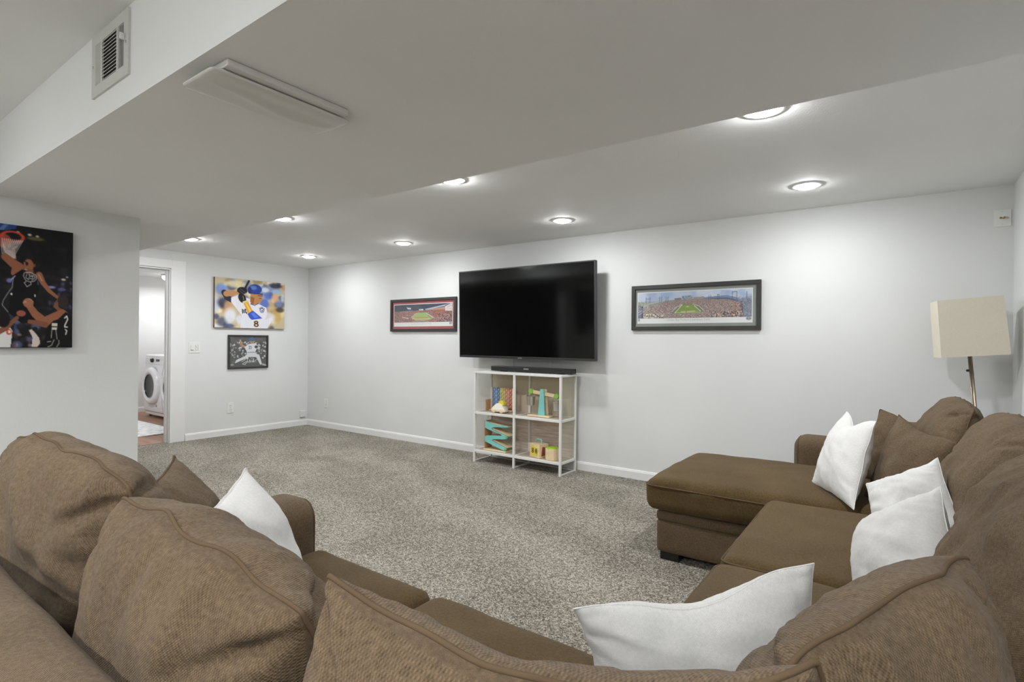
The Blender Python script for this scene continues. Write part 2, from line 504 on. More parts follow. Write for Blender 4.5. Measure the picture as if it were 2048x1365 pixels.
def pillow_mesh(name, frame, W, H, T, mat, parent=None, n=(64, 56), pinch=0.0, rnd=0.0, a=2.4, b=0.55,
                belly=0.0, gather=0.006, dent=0.006, sag=0.0, chop=0.0, tucks=(), warp=None, pipe=None, seed=None, pipe_r=0.0030,
                topdip=0.0, folds=0.0, ridge=0.0):
    """stuffed cushion: two domed faces meeting in a seam.  frame(x,z,t) -> world point,
    x in +-W/2 (width), z in +-H/2 (height), t = thickness offset to the front."""
    NOFF[0] += 13.37
    off = NOFF[0] if seed is None else seed
    nu, nv = n
    us = np.sin(np.linspace(-1, 1, nu + 1) * PI / 2 * 0.86) / math.sin(PI / 2 * 0.86)
    vs_ = np.sin(np.linspace(-1, 1, nv + 1) * PI / 2 * 0.86) / math.sin(PI / 2 * 0.86)
    def f(s): return max(0.0, 1 - abs(s) ** a) ** b
    def pos(u, v, side):
        # outline: pinched (dog-eared) or rounded corners
        x = u * (1 - pinch * (1 - v * v) * abs(u) ** 1.5) * math.sqrt(max(0, 1 - rnd * v * v * u * u))
        z = v * (1 - pinch * (1 - u * u) * abs(v) ** 1.5) * math.sqrt(max(0, 1 - rnd * u * u * v * v))
        X, Z = x * W / 2, z * H / 2
        prof = f(u) * f(v)
        t = T / 2 * prof * (1 - belly * v)
        if chop and v > 0:                                        # hand-chopped dip in the top edge
            d = math.exp(-(u / 0.42) ** 2) * v ** 1.6
            Z -= chop * d; t *= 1 - 0.25 * d
        if topdip and v > 0: Z -= topdip * (1 - u * u) * v ** 2
        if sag: Z -= sag * (1 - v * v) * 0.5 * (1 - abs(u))
        # gathers running away from the seam
        de_u, de_v = (1 - abs(u)) * W / 2, (1 - abs(v)) * H / 2
        w_ = 0.0
        if gather:
            s1 = noise.noise(Vector((X * 26 + off + Z * 5, side * 5.0, off))) + 0.55 * noise.noise(Vector((X * 60 + off, side * 3.0 + Z * 6, off)))
            s2 = noise.noise(Vector((Z * 26 + off + X * 5, 9 + side * 5.0, off))) + 0.55 * noise.noise(Vector((Z * 60 + off, 9 + side * 3.0 + X * 6, off)))
            w_ += gather * (s1 * math.exp(-de_v / 0.10) + s2 * math.exp(-de_u / 0.10)) * min(1, min(de_u, de_v) / 0.015)
            wob = gather * 1.1
            Z += wob * noise.noise(Vector((X * 11 + off, 3.0, off))) * abs(v) ** 6
            X += wob * noise.noise(Vector((Z * 11 + off, 7.0, off))) * abs(u) ** 6
            seam = gather * 1.6 * (noise.noise(Vector((X * 9 + off, 1.0, off))) * abs(v) ** 8 + noise.noise(Vector((Z * 9 + off, 5.0, off))) * abs(u) ** 8)
        if folds:                                                 # long soft drag folds across the face
            q = X * 0.55 + Z * 1.0 + 0.05 * noise.noise(Vector((X * 5, Z * 5, off)))
            g = noise.noise(Vector((q * 22 + off, side * 7 + X * 1.5, off * 0.5)))
            w_ += folds * (max(0, g) ** 1.3 * 1.6 - 0.2) * (prof ** 0.5)
        if dent:
            w_ += dent * noise.noise(Vector((X * 7 + off, Z * 7 - off, side * 4.0))) * prof
            w_ += dent * 0.5 * noise.noise(Vector((X * 17 + off, Z * 15 - off, side * 4.0))) * prof
        for (tu, tv, du, dv, ln, dep, wid) in tucks:              # pinched tuck beside a boxed corner
            px, pz = (u - tu) * W / 2, (v - tv) * H / 2
            L = math.hypot(du, dv); cx, cz = du / L, dv / L
            al = px * cx + pz * cz; ac = -px * cz + pz * cx
            if -0.01 < al < ln:
                k_ = max(0.0, 1 - max(0, al) / ln) * math.exp(-(ac / wid) ** 2)
                w_ -= dep * k_ * min(1.0, t / 0.07)
        t = side * (t + w_) + (seam if gather else 0.0)
        if warp: X, Z, t = warp(u, v, X, Z, t)
        return X, Z, t
    verts, uvs, idx = [], [], {}
    for side in (1, -1):
        for i, u in enumerate(us):
            for j, v in enumerate(vs_):
                edge = i in (0, nu) or j in (0, nv)
                if side == -1 and edge:
                    idx[(side, i, j)] = idx[(1, i, j)]; continue
                X, Z, t = pos(u, v, side)
                idx[(side, i, j)] = len(verts); verts.append(frame(X, Z, t)); uvs.append((X + (3.1 if side < 0 else 0), Z))
    faces = []
    for side in (1, -1):
        for i in range(nu):
            for j in range(nv):
                q = [idx[(side, i, j)], idx[(side, i + 1, j)], idx[(side, i + 1, j + 1)], idx[(side, i, j + 1)]]
                faces.append(q if side == 1 else q[::-1])
    o = mk(name, verts, faces, mat, parent, smooth=True)
    uvl = o.data.uv_layers.new(name='UVMap')
    for lp in o.data.loops: uvl.data[lp.index].uv = uvs[lp.vertex_index]
    if pipe:
        loop = [(i, 0) for i in range(nu)] + [(nu, j) for j in range(nv)] + [(i, nv) for i in range(nu, 0, -1)] + [(0, j) for j in range(nv, 0, -1)]
        P = [Vector(verts[idx[(1, i, j)]]) for i, j in loop]
        # even out the spacing
        P2 = [P[0]]
        for p in P[1:]:
            if (p - P2[-1]).length > 0.004: P2.append(p)
        tube('piping', P2, pipe_r, pipe, o, n=7, closed=True)
    return o

def face_frame(top, yaw, lean, H, roll=0.0):
    """cushion standing with its top seam's middle at `top`; front faces direction yaw (deg, 0 = +Y)"""
    y_ = math.radians(yaw); a_ = math.radians(lean); r_ = math.radians(roll)
    Nh = Vector((-math.sin(y_), math.cos(y_), 0)); U = Vector((math.cos(y_), math.sin(y_), 0))
    # seen from the front, width runs to the front's right-hand side reversed; keep U as given
    V = (Vector((0, 0, 1)) * math.cos(a_) - Nh * math.sin(a_)); N = Nh * math.cos(a_) + Vector((0, 0, 1)) * math.sin(a_)
    U2 = U * math.cos(r_) + V * math.sin(r_); V2 = V * math.cos(r_) - U * math.sin(r_)
    C = Vector(top) - V2 * H / 2
    return lambda x, z, t: C + U2 * x + V2 * z + N * t
def quad_frame(TL, TR, BL, BR, W, H):
    """bilinear frame through four corners"""
    TL, TR, BL, BR = map(Vector, (TL, TR, BL, BR))
    N = ((TR - BL).cross(TL - BR)).normalized()
    def fr(x, z, t):
        s, q = x / W + 0.5, z / H + 0.5
        return (BL * (1 - s) + BR * s) * (1 - q) + (TL * (1 - s) + TR * s) * q + N * t
    return fr

def soft_box(name, lo, hi, r, mat, parent=None, n=(20, 20, 8), crown=0.0, front=None, dent=0.003, M=None, pipes=()):
    """upholstered block: rounded box with a crowned top and slight unevenness"""
    NOFF[0] += 7.77; off = NOFF[0]
    lo, hi = Vector(lo), Vector(hi); c = (lo + hi) / 2; h = (hi - lo) / 2
    verts, vid, faces, uvs = [], {}, [], []
    def shape(p):
        q = Vector([max(-h[i] + r, min(h[i] - r, p[i])) for i in range(3)])
        d = p - q
        if d.length > 1e-9:
            # a point on the cube surface, pushed onto the rounded one
            d = d.normalized() * r
        out = q + d
        if crown and out.z > 0:
            kx, ky = 1 - (out.x / h.x) ** 2, 1 - (out.y / h.y) ** 2
            out.z += crown * max(0, kx) ** 0.6 * max(0, ky) ** 0.6
        if dent:
            out.z += dent * noise.noise(Vector((out.x * 6 + off, out.y * 6, out.z * 6)))
            out.x += dent * noise.noise(Vector((out.x * 3, out.y * 9 + off, out.z * 9)))
            out.y += dent * noise.noise(Vector((out.x * 9, out.y * 3, out.z * 9 + off)))
        return out
    def lin_(k, i):     # denser near the edges
        s = -1 + 2 * i / n[k]
        return math.sin(s * PI / 2 * 0.8) / math.sin(PI / 2 * 0.8) * h[k]
    def add(i, j, k):
        key = (i, j, k)
        if key not in vid:
            p = shape(Vector((lin_(0, i), lin_(1, j), lin_(2, k))))
            vid[key] = len(verts); q = p + c
            if M is not None: q = M @ q
            verts.append(q); uvs.append((p.x + p.z * 0.7, p.y + p.z * 0.7))
        return vid[key]
    nx, ny, nz_ = n
    for k in (0, nz_):
        for i in range(nx):
            for j in range(ny):
                q = [add(i, j, k), add(i + 1, j, k), add(i + 1, j + 1, k), add(i, j + 1, k)]
                faces.append(q if k else q[::-1])
    for j in (0, ny):
        for i in range(nx):
            for k in range(nz_):
                q = [add(i, j, k), add(i + 1, j, k), add(i + 1, j, k + 1), add(i, j, k + 1)]
                faces.append(q if j == 0 else q[::-1])
    for i in (0, nx):
        for j in range(ny):
            for k in range(nz_):
                q = [add(i, j, k), add(i, j + 1, k), add(i, j + 1, k + 1), add(i, j, k + 1)]
                faces.append(q[::-1] if i == 0 else q)
    o = mk(name, verts, faces, mat, parent, smooth=True)
    uvl = o.data.uv_layers.new(name='UVMap')
    for lp in o.data.loops: uvl.data[lp.index].uv = uvs[lp.vertex_index]
    for zz in pipes:      # welt cord round the block at height zz (0..1)
        z = lo.z + (hi.z - lo.z) * zz; m = []
        dz_ = max(0.0, z - (hi.z - r)); ins = r - math.sqrt(max(0.0, r * r - dz_ * dz_))
        hx, hy = h.x - ins + 0.0015, h.y - ins + 0.0015; rr = max(r - ins, 0.02)
        for (sx, sy, t0) in ((1, 1, 0), (-1, 1, PI / 2), (-1, -1, PI), (1, -1, 3 * PI / 2)):
            for k in range(7):
                t = t0 + k / 6 * PI / 2
                m.append((c.x + sx * (hx - rr) + rr * math.cos(t), c.y + sy * (hy - rr) + rr * math.sin(t), z))
        m2 = []
        for i in range(len(m)):
            p, q = Vector(m[i]), Vector(m[(i + 1) % len(m)]); st = max(1, int((q - p).length / 0.05))
            for k in range(st): m2.append(p.lerp(q, k / st))
        if M is not None: m2 = [M @ p for p in m2]
        tube('piping', m2, 0.0038, 'piping', o, n=6, closed=True)
    return o

SEAT_Z = 0.47
# ---- near run: left arm, seats facing the TV wall, ends in the corner
sofa = thing('sectional_sofa', 'brown woven corner sofa section with its back toward the viewer and a left arm', 'sofa', (-0.75, 0.65, 0), 'sections of the brown sectional')
soft_box('base', (-1.98, 0.10, 0.06), (0.45, 1.22, 0.30), 0.03, 'sofa', sofa, n=(30, 16, 6))
soft_box('back_frame', (-1.98, -0.06, 0.06), (0.47, 0.262, 0.872), 0.055, 'sofa', sofa, n=(60, 10, 20), dent=0.004)
soft_box('armrest', (-2.04, 0.10, 0.06), (-1.80, 1.27, 0.655), 0.085, 'sofa', sofa, n=(16, 40, 18), dent=0.002)
def arm_welt(parent, axis, at, c_side, c_z, h_side, h_z, r, zmin, inset):
    """cord over the front edge of an arm block: rounded rectangle in the plane across its length"""
    d = r - math.sqrt(max(0, r * r - inset * inset)); hs, hz_ = h_side - d + 0.001, h_z - d + 0.001; rr = r - d
    pts = [(hs, zmin - c_z)] + [(hs - rr + rr * math.cos(t), hz_ - rr + rr * math.sin(t)) for t in np.linspace(0, PI / 2, 9)] + \
          [(-hs + rr - rr * math.sin(t), hz_ - rr + rr * math.cos(t)) for t in np.linspace(0, PI / 2, 9)] + [(-hs, zmin - c_z)]
    out = []
    for a_, b_ in zip(pts, pts[1:]):
        for k in range(4): out.append((a_[0] + (b_[0] - a_[0]) * k / 4, a_[1] + (b_[1] - a_[1]) * k / 4))
    P_ = [(c_side + s_, at, c_z + z_) if axis == 1 else (at, c_side + s_, c_z + z_) for s_, z_ in out]
    bm = bmesh.new(); bm_tube(bm, P_, 0.0036, 6); from_bm('piping', bm, 'piping', parent, True)
arm_welt(sofa, 1, 1.27 - 0.085 + 0.055, -1.92, 0.3575, 0.12, 0.2975, 0.085, 0.30, 0.055)
seat_x = [(-1.80, -1.195), (-1.19, -0.575), (-0.57, 0.02)]
for x0, x1 in seat_x:
    soft_box('seat_cushion', (x0, 0.22, 0.285), (x1, 1.262, SEAT_Z - 0.002), 0.05, 'sofa_seat', sofa, n=(26, 34, 10), crown=0.022, dent=0.006, pipes=(0.9,))
for (x, y) in ((-1.9, 1.12), (-1.9, 0.05), (0.3, 0.05), (0.3, 1.12)):
    box('foot', (x - 0.035, y - 0.035, 0), (x + 0.035, y + 0.035, 0.065), 'sofa_foot', sofa, bevel=0.004)

TK = lambda su: ((su * 0.96, 0.90, -su * 1.0, -0.45, 0.18, 0.034, 0.013),)
def back_cushion(parent, top, yaw, W=0.56, H=0.56, T=0.30, lean=14, roll=0, **kw):
    kw.setdefault('rnd', 0.18); kw.setdefault('gather', 0.0105); kw.setdefault('dent', 0.018); kw.setdefault('folds', 0.010)
    kw.setdefault('tucks', TK(1) + TK(-1)); kw.setdefault('n', (84, 72))
    return pillow_mesh('back_cushion', face_frame(top, yaw, lean, H, roll), W, H, T, 'sofa', parent,
                       a=kw.pop('a', 2.6), b=kw.pop('b', 0.52), belly=kw.pop('belly', 0.18), pipe='piping', **kw)
def c3_warp(u, v, X, Z, t):
    k = max(0, (u + 0.1) / 1.1)
    if t > 0: t *= 0.62 + 0.45 * k
    return X, Z - 0.012 * k ** 1.6, t + 0.14 * k ** 1.6
back_cushion(sofa, (-1.46, 0.375, 1.025), 2, W=0.66, T=0.31, lean=15, seed=3.1, roll=-3, topdip=-0.01)
back_cushion(sofa, (-0.825, 0.36, 0.986), 0, W=0.555, T=0.34, lean=14, seed=17.7, roll=-6.5)
back_cushion(sofa, (-0.255, 0.344, 1.032), 2, W=0.47, T=0.29, lean=14, seed=29.3, warp=c3_warp, topdip=0.045, roll=-5.5, rnd=0.18)

# ---- right run: corner seat and armless seat, backs to the right wall
sofa2 = thing('sectional_sofa', 'brown woven armless sofa section between the corner piece and the chaise', 'sofa', (0.0, 2.1, 0), 'sections of the brown sectional')
soft_box('base', (-0.50, 1.24, 0.06), (0.45, 3.02, 0.30), 0.03, 'sofa', sofa2, n=(16, 30, 6))
soft_box('back_frame', (0.30, 0.265, 0.06), (0.555, 1.235, 0.835), 0.065, 'sofa', sofa, n=(10, 30, 20))
soft_box('back_frame', (0.30, 1.24, 0.06), (0.555, 3.02, 0.835), 0.065, 'sofa', sofa2, n=(10, 40, 20))
for y0, y1 in ((1.27, 2.065), (2.07, 3.02)):
    soft_box('seat_cushion', (-0.545, y0, 0.285), (0.34, y1, SEAT_Z), 0.05, 'sofa_seat', sofa2, n=(30, 30, 10), crown=0.022, dent=0.006, pipes=(0.9,))
for (x, y) in ((-0.42, 1.35), (-0.42, 2.95), (0.4, 1.35), (0.4, 2.95)):
    box('foot', (x - 0.035, y - 0.035, 0), (x + 0.035, y + 0.035, 0.065), 'sofa_foot', sofa2, bevel=0.004)
back_cushion(sofa, (0.008, 0.725, 1.012), 68, rnd=0.26, W=0.46, H=0.54, T=0.25, lean=12, roll=3, seed=41.0, topdip=0.015)
back_cushion(sofa2, (0.30, 1.62, 1.0), 90, W=0.78, H=0.56, T=0.30, lean=14, seed=53.0)
back_cushion(sofa2, (0.36, 2.56, 1.01), 90, W=0.84, H=0.56, T=0.32, lean=15, seed=61.0)

# ---- chaise
ch = thing('chaise_lounge', 'brown woven chaise end of the sectional with an arm by the TV wall', 'sofa', (-0.3, 3.6, 0), 'sections of the brown sectional')
soft_box('base', (-1.145, 3.055, 0.045), (0.45, 4.0, 0.232), 0.02, 'sofa', ch, n=(40, 24, 6), dent=0.003)
soft_box('deck_band', (-1.148, 3.052, 0.225), (0.45, 4.0, 0.285), 0.022, 'sofa', ch, n=(40, 24, 6), dent=0.003)
CHM = None
soft_box('seat_cushion', (-1.215, 3.03, 0.285), (0.34, 3.985, SEAT_Z - 0.005), 0.055, 'sofa_seat', ch, n=(50, 34, 12), crown=0.05, dent=0.007, pipes=(0.80,))
soft_box('armrest', (-0.565, 3.97, 0.05), (0.45, 4.20, 0.655), 0.08, 'sofa', ch, n=(34, 16, 18), dent=0.002)
arm_welt(ch, 0, -0.565 + 0.08 - 0.05, 4.085, 0.3525, 0.115, 0.3025, 0.08, 0.28, 0.05)
soft_box('back_frame', (0.30, 3.03, 0.06), (0.555, 4.20, 0.835), 0.065, 'sofa', ch, n=(10, 30, 20))
back_cushion(ch, (0.265, 3.48, 0.995), 92, W=0.78, H=0.56, T=0.28, lean=16, seed=71.0, roll=0)
for (x, y) in ((-1.07, 3.12), (-1.07, 3.92), (0.4, 3.12), (0.4, 3.92)):
    box('foot', (x - 0.055, y - 0.05, 0), (x + 0.055, y + 0.05, 0.05), 'sofa_foot', ch, bevel=0.004)

# ---- loose pillows
def throw(name, label, quad, mat, W=0.46, H=0.46, T=0.16, group=None, cat='pillow', **kw):
    kw.setdefault('pinch', 0.07); kw.setdefault('gather', 0.005); kw.setdefault('dent', 0.014); kw.setdefault('folds', 0.004); kw.setdefault('n', (60, 60))
    o = pillow_mesh(name, quad_frame(*quad, W, H), W, H, T, mat, None, a=2.0, b=0.62, pipe=('piping' if mat == 'sofa' else mat),
                    pipe_r=(0.0032 if mat == 'sofa' else 0.0016), **kw)
    solo_children(o); tag(o, label, cat, group); return o
def solo_children(o):
    before = ORG[o].copy(); solo(o)
    d = o.location - before
    for c in o.children:
        c.data.transform(Matrix.Translation(-Vector(d)))

WG = 'white throw pillows on the sectional'
# quads: TL, TR, BL, BR as seen from the viewer (the face toward the viewer is "front")
throw('throw_pillow', 'white linen pillow propped near the left arm of the sofa',
      ((-1.69, 0.90, 0.85), (-1.45, 0.65, 0.80), (-1.52, 1.00, 0.48), (-1.36, 0.80, 0.47)), 'white_linen', T=0.20, group=WG, chop=0.0)
throw('throw_pillow', 'brown throw pillow behind the white one at the left arm',
      ((-1.80, 0.74, 0.905), (-1.50, 0.50, 0.86), (-1.79, 0.92, 0.48), (-1.50, 0.74, 0.48)), 'sofa', T=0.20, group='brown throw pillows on the sectional')
throw('throw_pillow', 'white linen pillow nearest the viewer in the sofa corner',
      ((-0.50, 0.905, 0.755), (-0.125, 1.14, 0.86), (-0.50, 1.02, 0.48), (-0.10, 1.20, 0.48)), 'white_linen', T=0.17, group=WG, chop=0.05)
throw('throw_pillow', 'white pillow standing in front of another white pillow on the middle seat',
      ((-0.10, 2.05, 0.69), (0.10, 1.96, 0.86), (-0.10, 1.80, 0.49), (0.14, 1.62, 0.62)), 'white_linen', T=0.20, group=WG)
throw('throw_pillow', 'white pillow tucked behind another white pillow on the middle seat',
      ((-0.10, 2.52, 0.72), (0.115, 2.42, 0.865), (-0.05, 2.25, 0.49), (0.20, 2.16, 0.62)), 'white_linen', T=0.15, group=WG)
throw('throw_pillow', 'white linen pillow with a dented top on the chaise',
      ((-0.24, 3.62, 0.88), (-0.092, 3.26, 0.88), (-0.385, 3.36, 0.50), (-0.165, 2.98, 0.49)), 'white_linen', T=0.18, group=WG, chop=0.06)
throw('throw_pillow', 'brown throw pillow directly behind the chaise white pillow',
      ((0.0, 3.42, 0.905), (0.21, 3.08, 0.84), (-0.13, 3.25, 0.50), (0.12, 2.92, 0.50)), 'sofa', T=0.18, group='brown throw pillows on the sectional', chop=0.02)
throw('throw_pillow', 'brown throw pillow farthest back on the chaise beside the arm',
      ((-0.085, 3.78, 0.89), (0.20, 3.64, 0.855), (-0.20, 3.66, 0.50), (0.10, 3.5, 0.50)), 'sofa', T=0.16, group='brown throw pillows on the sectional', chop=0.03)

# ================================================================== TV, SOUNDBAR, SHELF
TVY = 4.515
tv = thing('television', 'large flat television mounted on the wall above the white shelf', 'television', (-3.15, 4.60, 1.07))
x0, x1, z0, z1 = -3.955, -2.285, 1.082, 2.025
TT = Matrix.Translation((0, TVY, z0)) @ Matrix.Rotation(math.radians(1.6), 4, 'X') @ Matrix.Translation((0, -TVY, -z0))   # tipped a little downward
box('panel', (x0, TVY + 0.006, z0), (x1, TVY + 0.045, z1), 'black_plastic', tv, bevel=0.006, M=TT)
box('screen', (x0 + 0.011, TVY - 0.001, z0 + 0.024), (x1 - 0.011, TVY + 0.006, z1 - 0.011), 'tv_screen', tv, M=TT)
bm = bmesh.new()
bm_box(bm, (x0, TVY - 0.004, z1 - 0.011), (x1, TVY + 0.010, z1))
bm_box(bm, (x0, TVY - 0.004, z0 + 0.022), (x0 + 0.011, TVY + 0.010, z1 - 0.011))
bm_box(bm, (x1 - 0.011, TVY - 0.004, z0 + 0.022), (x1, TVY + 0.010, z1 - 0.011))
bmesh.ops.transform(bm, matrix=TT, verts=bm.verts)
from_bm('bezel', bm, 'tv_bezel', tv)
box('chin', (x0, TVY - 0.005, z0), (x1, TVY + 0.010, z0 + 0.023), 'tv_bezel', tv, bevel=0.002, M=TT)
box('badge', (-3.165, TVY - 0.0075, z0 + 0.005), (-3.115, TVY - 0.004, z0 + 0.013), 'badge', tv, M=TT)
box('rear_housing', (x0 + 0.25, TVY + 0.045, z0 + 0.06), (x1 - 0.25, TVY + 0.075, z0 + 0.62), 'black_plastic', tv, bevel=0.01, M=TT)
bm = bmesh.new()
bm_box(bm, (-3.33, YB - 0.03, 1.35), (-2.93, YB - 0.002, 1.75))
bm_box(bm, (-3.16, TVY + 0.075, 1.48), (-3.10, YB - 0.03, 1.60))
from_bm('wall_mount', bm, 'black_plastic', tv)

# white cord covers down the wall from the TV to behind the shelf
def cover(x, lab):
    o = box('cord_cover', (x - 0.011, YB - 0.012, 0.36), (x + 0.011, YB - 0.0005, 1.32), 'white_plastic', None, bevel=0.003)
    solo(o); tag(o, lab, 'cord cover', 'cord covers under the television')
cover(-3.37, 'white cord cover on the wall under the TV, nearer the corner')
cover(-2.895, 'white cord cover on the wall under the TV, nearer the stadium picture')

# shelf unit
SX0, SX1, SY0, SY1 = -3.612, -2.552, 4.345, 4.645
shelf = thing('shelf_unit', 'white metal two by two shelf with tinted clear panels holding toys', 'shelf', (-3.08, 4.5, 0))
p = 0.022
xc = -3.095
ZT, ZM, ZB = 0.932, 0.525, 0.128
for x in (SX0, xc - p / 2, SX1 - p):
    for y in (SY0, SY1 - p):
        box('post', (x, y, 0.0), (x + p, y + p, ZT), 'white_metal', shelf, bevel=0.002)
    box('foot_rail', (x + 0.004, SY0 + p, 0.002), (x + p - 0.004, SY1 - p, 0.014), 'white_metal', shelf)
box('foot_rail', (SX0 + p, SY1 - p + 0.004, 0.002), (SX1 - p, SY1 - 0.006, 0.012), 'white_metal', shelf)
box('top_board', (SX0, SY0, ZT - 0.006), (SX1, SY1, ZT + 0.012), 'white_metal', shelf, bevel=0.002)
for z in (ZM, ZB):
    for y in (SY0, SY1 - p):
        for xa, xb in ((SX0 + p, xc - p / 2), (xc + p / 2, SX1 - p)):
            box('rail', (xa, y + 0.002, z - 0.024), (xb, y + p - 0.002, z), 'white_metal', shelf, bevel=0.002)
    for x in (SX0, xc - p / 2, SX1 - p):
        box('rail', (x + 0.002, SY0 + p, z - 0.024), (x + p - 0.002, SY1 - p, z), 'white_metal', shelf, bevel=0.002)
    for xa, xb in ((SX0 + p, xc - p / 2), (xc + p / 2, SX1 - p)):
        box('shelf_board', (xa, SY0 + p, z - 0.008), (xb, SY1 - p, z - 0.001), 'shelf_acrylic', shelf)
for xa, xb in ((SX0 + p, xc - p / 2), (xc + p / 2, SX1 - p)):
    box('back_panel', (xa, SY1 - 0.009, ZM + 0.002), (xb, SY1 - 0.006, ZT - 0.01), 'back_acrylic', shelf)
    box('back_panel', (xa, SY1 - 0.009, ZB + 0.002), (xb, SY1 - 0.006, ZM - 0.026), 'back_woodgrain', shelf)
for x in (SX0 + 0.008, SX1 - p + 0.008):
    for za, zb in ((ZM + 0.002, ZT - 0.01), (ZB + 0.002, ZM - 0.026)):
        box('side_panel', (x, SY0 + p, za), (x + 0.003, SY1 - p, zb), 'side_acrylic', shelf)

# soundbar
sb = thing('soundbar', 'long black soundbar lying on top of the white shelf', 'soundbar', (-3.0, 4.47, ZT + 0.012))
sz = ZT + 0.012
SM = Matrix.Translation((-0.04, 0.08, 0))
box('body', (-3.475, 4.43, sz + 0.008), (-2.49, 4.515, sz + 0.056), 'black_plastic', sb, bevel=0.008, seg=3, M=SM)
box('grille', (-3.465, 4.427, sz + 0.013), (-2.50, 4.431, sz + 0.051), 'black_plastic', sb, M=SM)
box('badge', (-3.05, 4.4245, sz + 0.031), (-2.99, 4.4275, sz + 0.044), 'badge', sb, M=SM)
for x in (-3.33, -2.63):
    box('foot', (x - 0.025, 4.44, sz), (x + 0.025, 4.50, sz + 0.009), 'black_plastic', sb, M=SM)

# ------------------------------------------------------------------ toys
RNG5 = [(112, 140, 190), (96, 132, 170), (206, 196, 92), (205, 150, 110), (206, 120, 92)]
for i, c in enumerate(RNG5):
    plain('ring_%d' % i, c, rough=0.45); plain('panel_%d' % i, tuple(min(255, int(v * 0.60 + 92)) for v in c), rough=0.6)
tb = thing('counting_board', 'upright toy board with five colour columns of rings on the upper shelf', 'toy', (-3.28, 4.52, ZM))
bx0, by, bz0 = -3.53, 4.562, ZM + 0.032
for i in range(5):
    xa = bx0 + i * 0.053
    strip = box('column', (xa, by, bz0), (xa + 0.053, by + 0.012, bz0 + 0.212), 'panel_%d' % i, tb)
    for j in range(5):
        c = Vector((xa + 0.0265, by - 0.004, bz0 + 0.022 + j * 0.042))
        pts = [c + Vector((0.0165 * math.cos(t), 0, 0.0165 * math.sin(t))) for t in np.linspace(0, 2 * PI, 19)[:-1]]
        if (i, j) == (2, 4):
            bm = bmesh.new(); bm_lathe(bm, [(0, -0.006), (0.018, -0.006), (0.018, 0.004), (0, 0.004)], 18, Matrix.Translation(c) @ Matrix.Rotation(PI / 2, 4, 'X'))
            from_bm('peg', bm, 'ring_2', strip)
        else:
            tube('ring', pts, 0.0038, 'ring_%d' % i, strip, n=6, closed=True)
box('upright', (bx0 - 0.012, by - 0.008, ZM), (bx0, by + 0.022, bz0 + 0.21), 'toy_wood', tb, bevel=0.003)
box('upright', (bx0 + 0.265, by - 0.008, ZM), (bx0 + 0.280, by + 0.022, bz0 + 0.21), 'toy_wood', tb, bevel=0.003)
box('foot', (bx0 - 0.030, by - 0.085, ZM), (bx0 - 0.0125, by - 0.010, ZM + 0.118), 'toy_wood_dark', tb, bevel=0.004)
box('base', (bx0 - 0.01, by - 0.05, ZM), (bx0 + 0.275, by + 0.03, ZM + 0.012), 'toy_wood', tb, bevel=0.003)

# small white toy car in front of it
tc = thing('toy_car', 'small cream toy car with yellow roof in front of the ring board', 'toy', (-3.25, 4.42, ZM))
cx, cy = -3.415, 4.425
prof = [(0, 0.012), (0.0, 0.035), (0.02, 0.05), (0.05, 0.085), (0.075, 0.10), (0.11, 0.10), (0.14, 0.085), (0.16, 0.05), (0.175, 0.035), (0.175, 0.012)]
prism('body', [(cx + a, ZM + b) for a, b in prof], 1, cy - 0.035, cy + 0.035, 'toy_cream', tc, bevel=0.006, smooth=True)
prism('roof', [(cx + a, ZM + b) for a, b in [(0.085, 0.094), (0.10, 0.125), (0.125, 0.130), (0.15, 0.11), (0.155, 0.08), (0.13, 0.09)]], 1, cy - 0.026, cy + 0.026, 'toy_yellow', tc, bevel=0.004)
for wx in (0.035, 0.135):
    for sy in (-0.042, 0.030):
        bm = bmesh.new(); bm_lathe(bm, [(0, 0), (0.022, 0), (0.024, 0.003), (0.024, 0.009), (0.022, 0.012), (0, 0.012)], 18,
            Matrix.Translation((cx + wx, cy + sy + 0.012, ZM + 0.024)) @ Matrix.Rotation(PI / 2, 4, 'X'))
        from_bm('wheel', bm, 'toy_wood', tc, True)

# balance scale
ts = thing('balance_scale', 'toy balance scale with teal post and two steel buckets on the upper shelf', 'toy', (-2.82, 4.47, ZM))
cx, cy = -2.822, 4.47
box('base', (cx - 0.16, cy - 0.05, ZM), (cx + 0.09, cy + 0.05, ZM + 0.014), 'toy_wood', ts, bevel=0.003)
prism('post', [(cx - 0.048, ZM + 0.014), (cx + 0.030, ZM + 0.014), (cx + 0.014, ZM + 0.272), (cx - 0.022, ZM + 0.272)], 1, cy - 0.032, cy - 0.012, 'teal', ts, bevel=0.002)
prism('post_back', [(cx - 0.040, ZM + 0.014), (cx + 0.040, ZM + 0.014), (cx + 0.020, ZM + 0.268), (cx - 0.016, ZM + 0.268)], 1, cy + 0.012, cy + 0.032, 'toy_wood', ts, bevel=0.002)
box('spacer', (cx - 0.01, cy - 0.013, ZM + 0.05), (cx + 0.012, cy + 0.013, ZM + 0.16), 'toy_wood_dark', ts)
BMt = Matrix.Translation((cx, cy, ZM + 0.225)) @ Matrix.Rotation(math.radians(6), 4, 'Y')
box('beam', (-0.14, -0.010, -0.017), (0.14, 0.010, 0.017), 'toy_wood', ts, bevel=0.003, M=BMt)
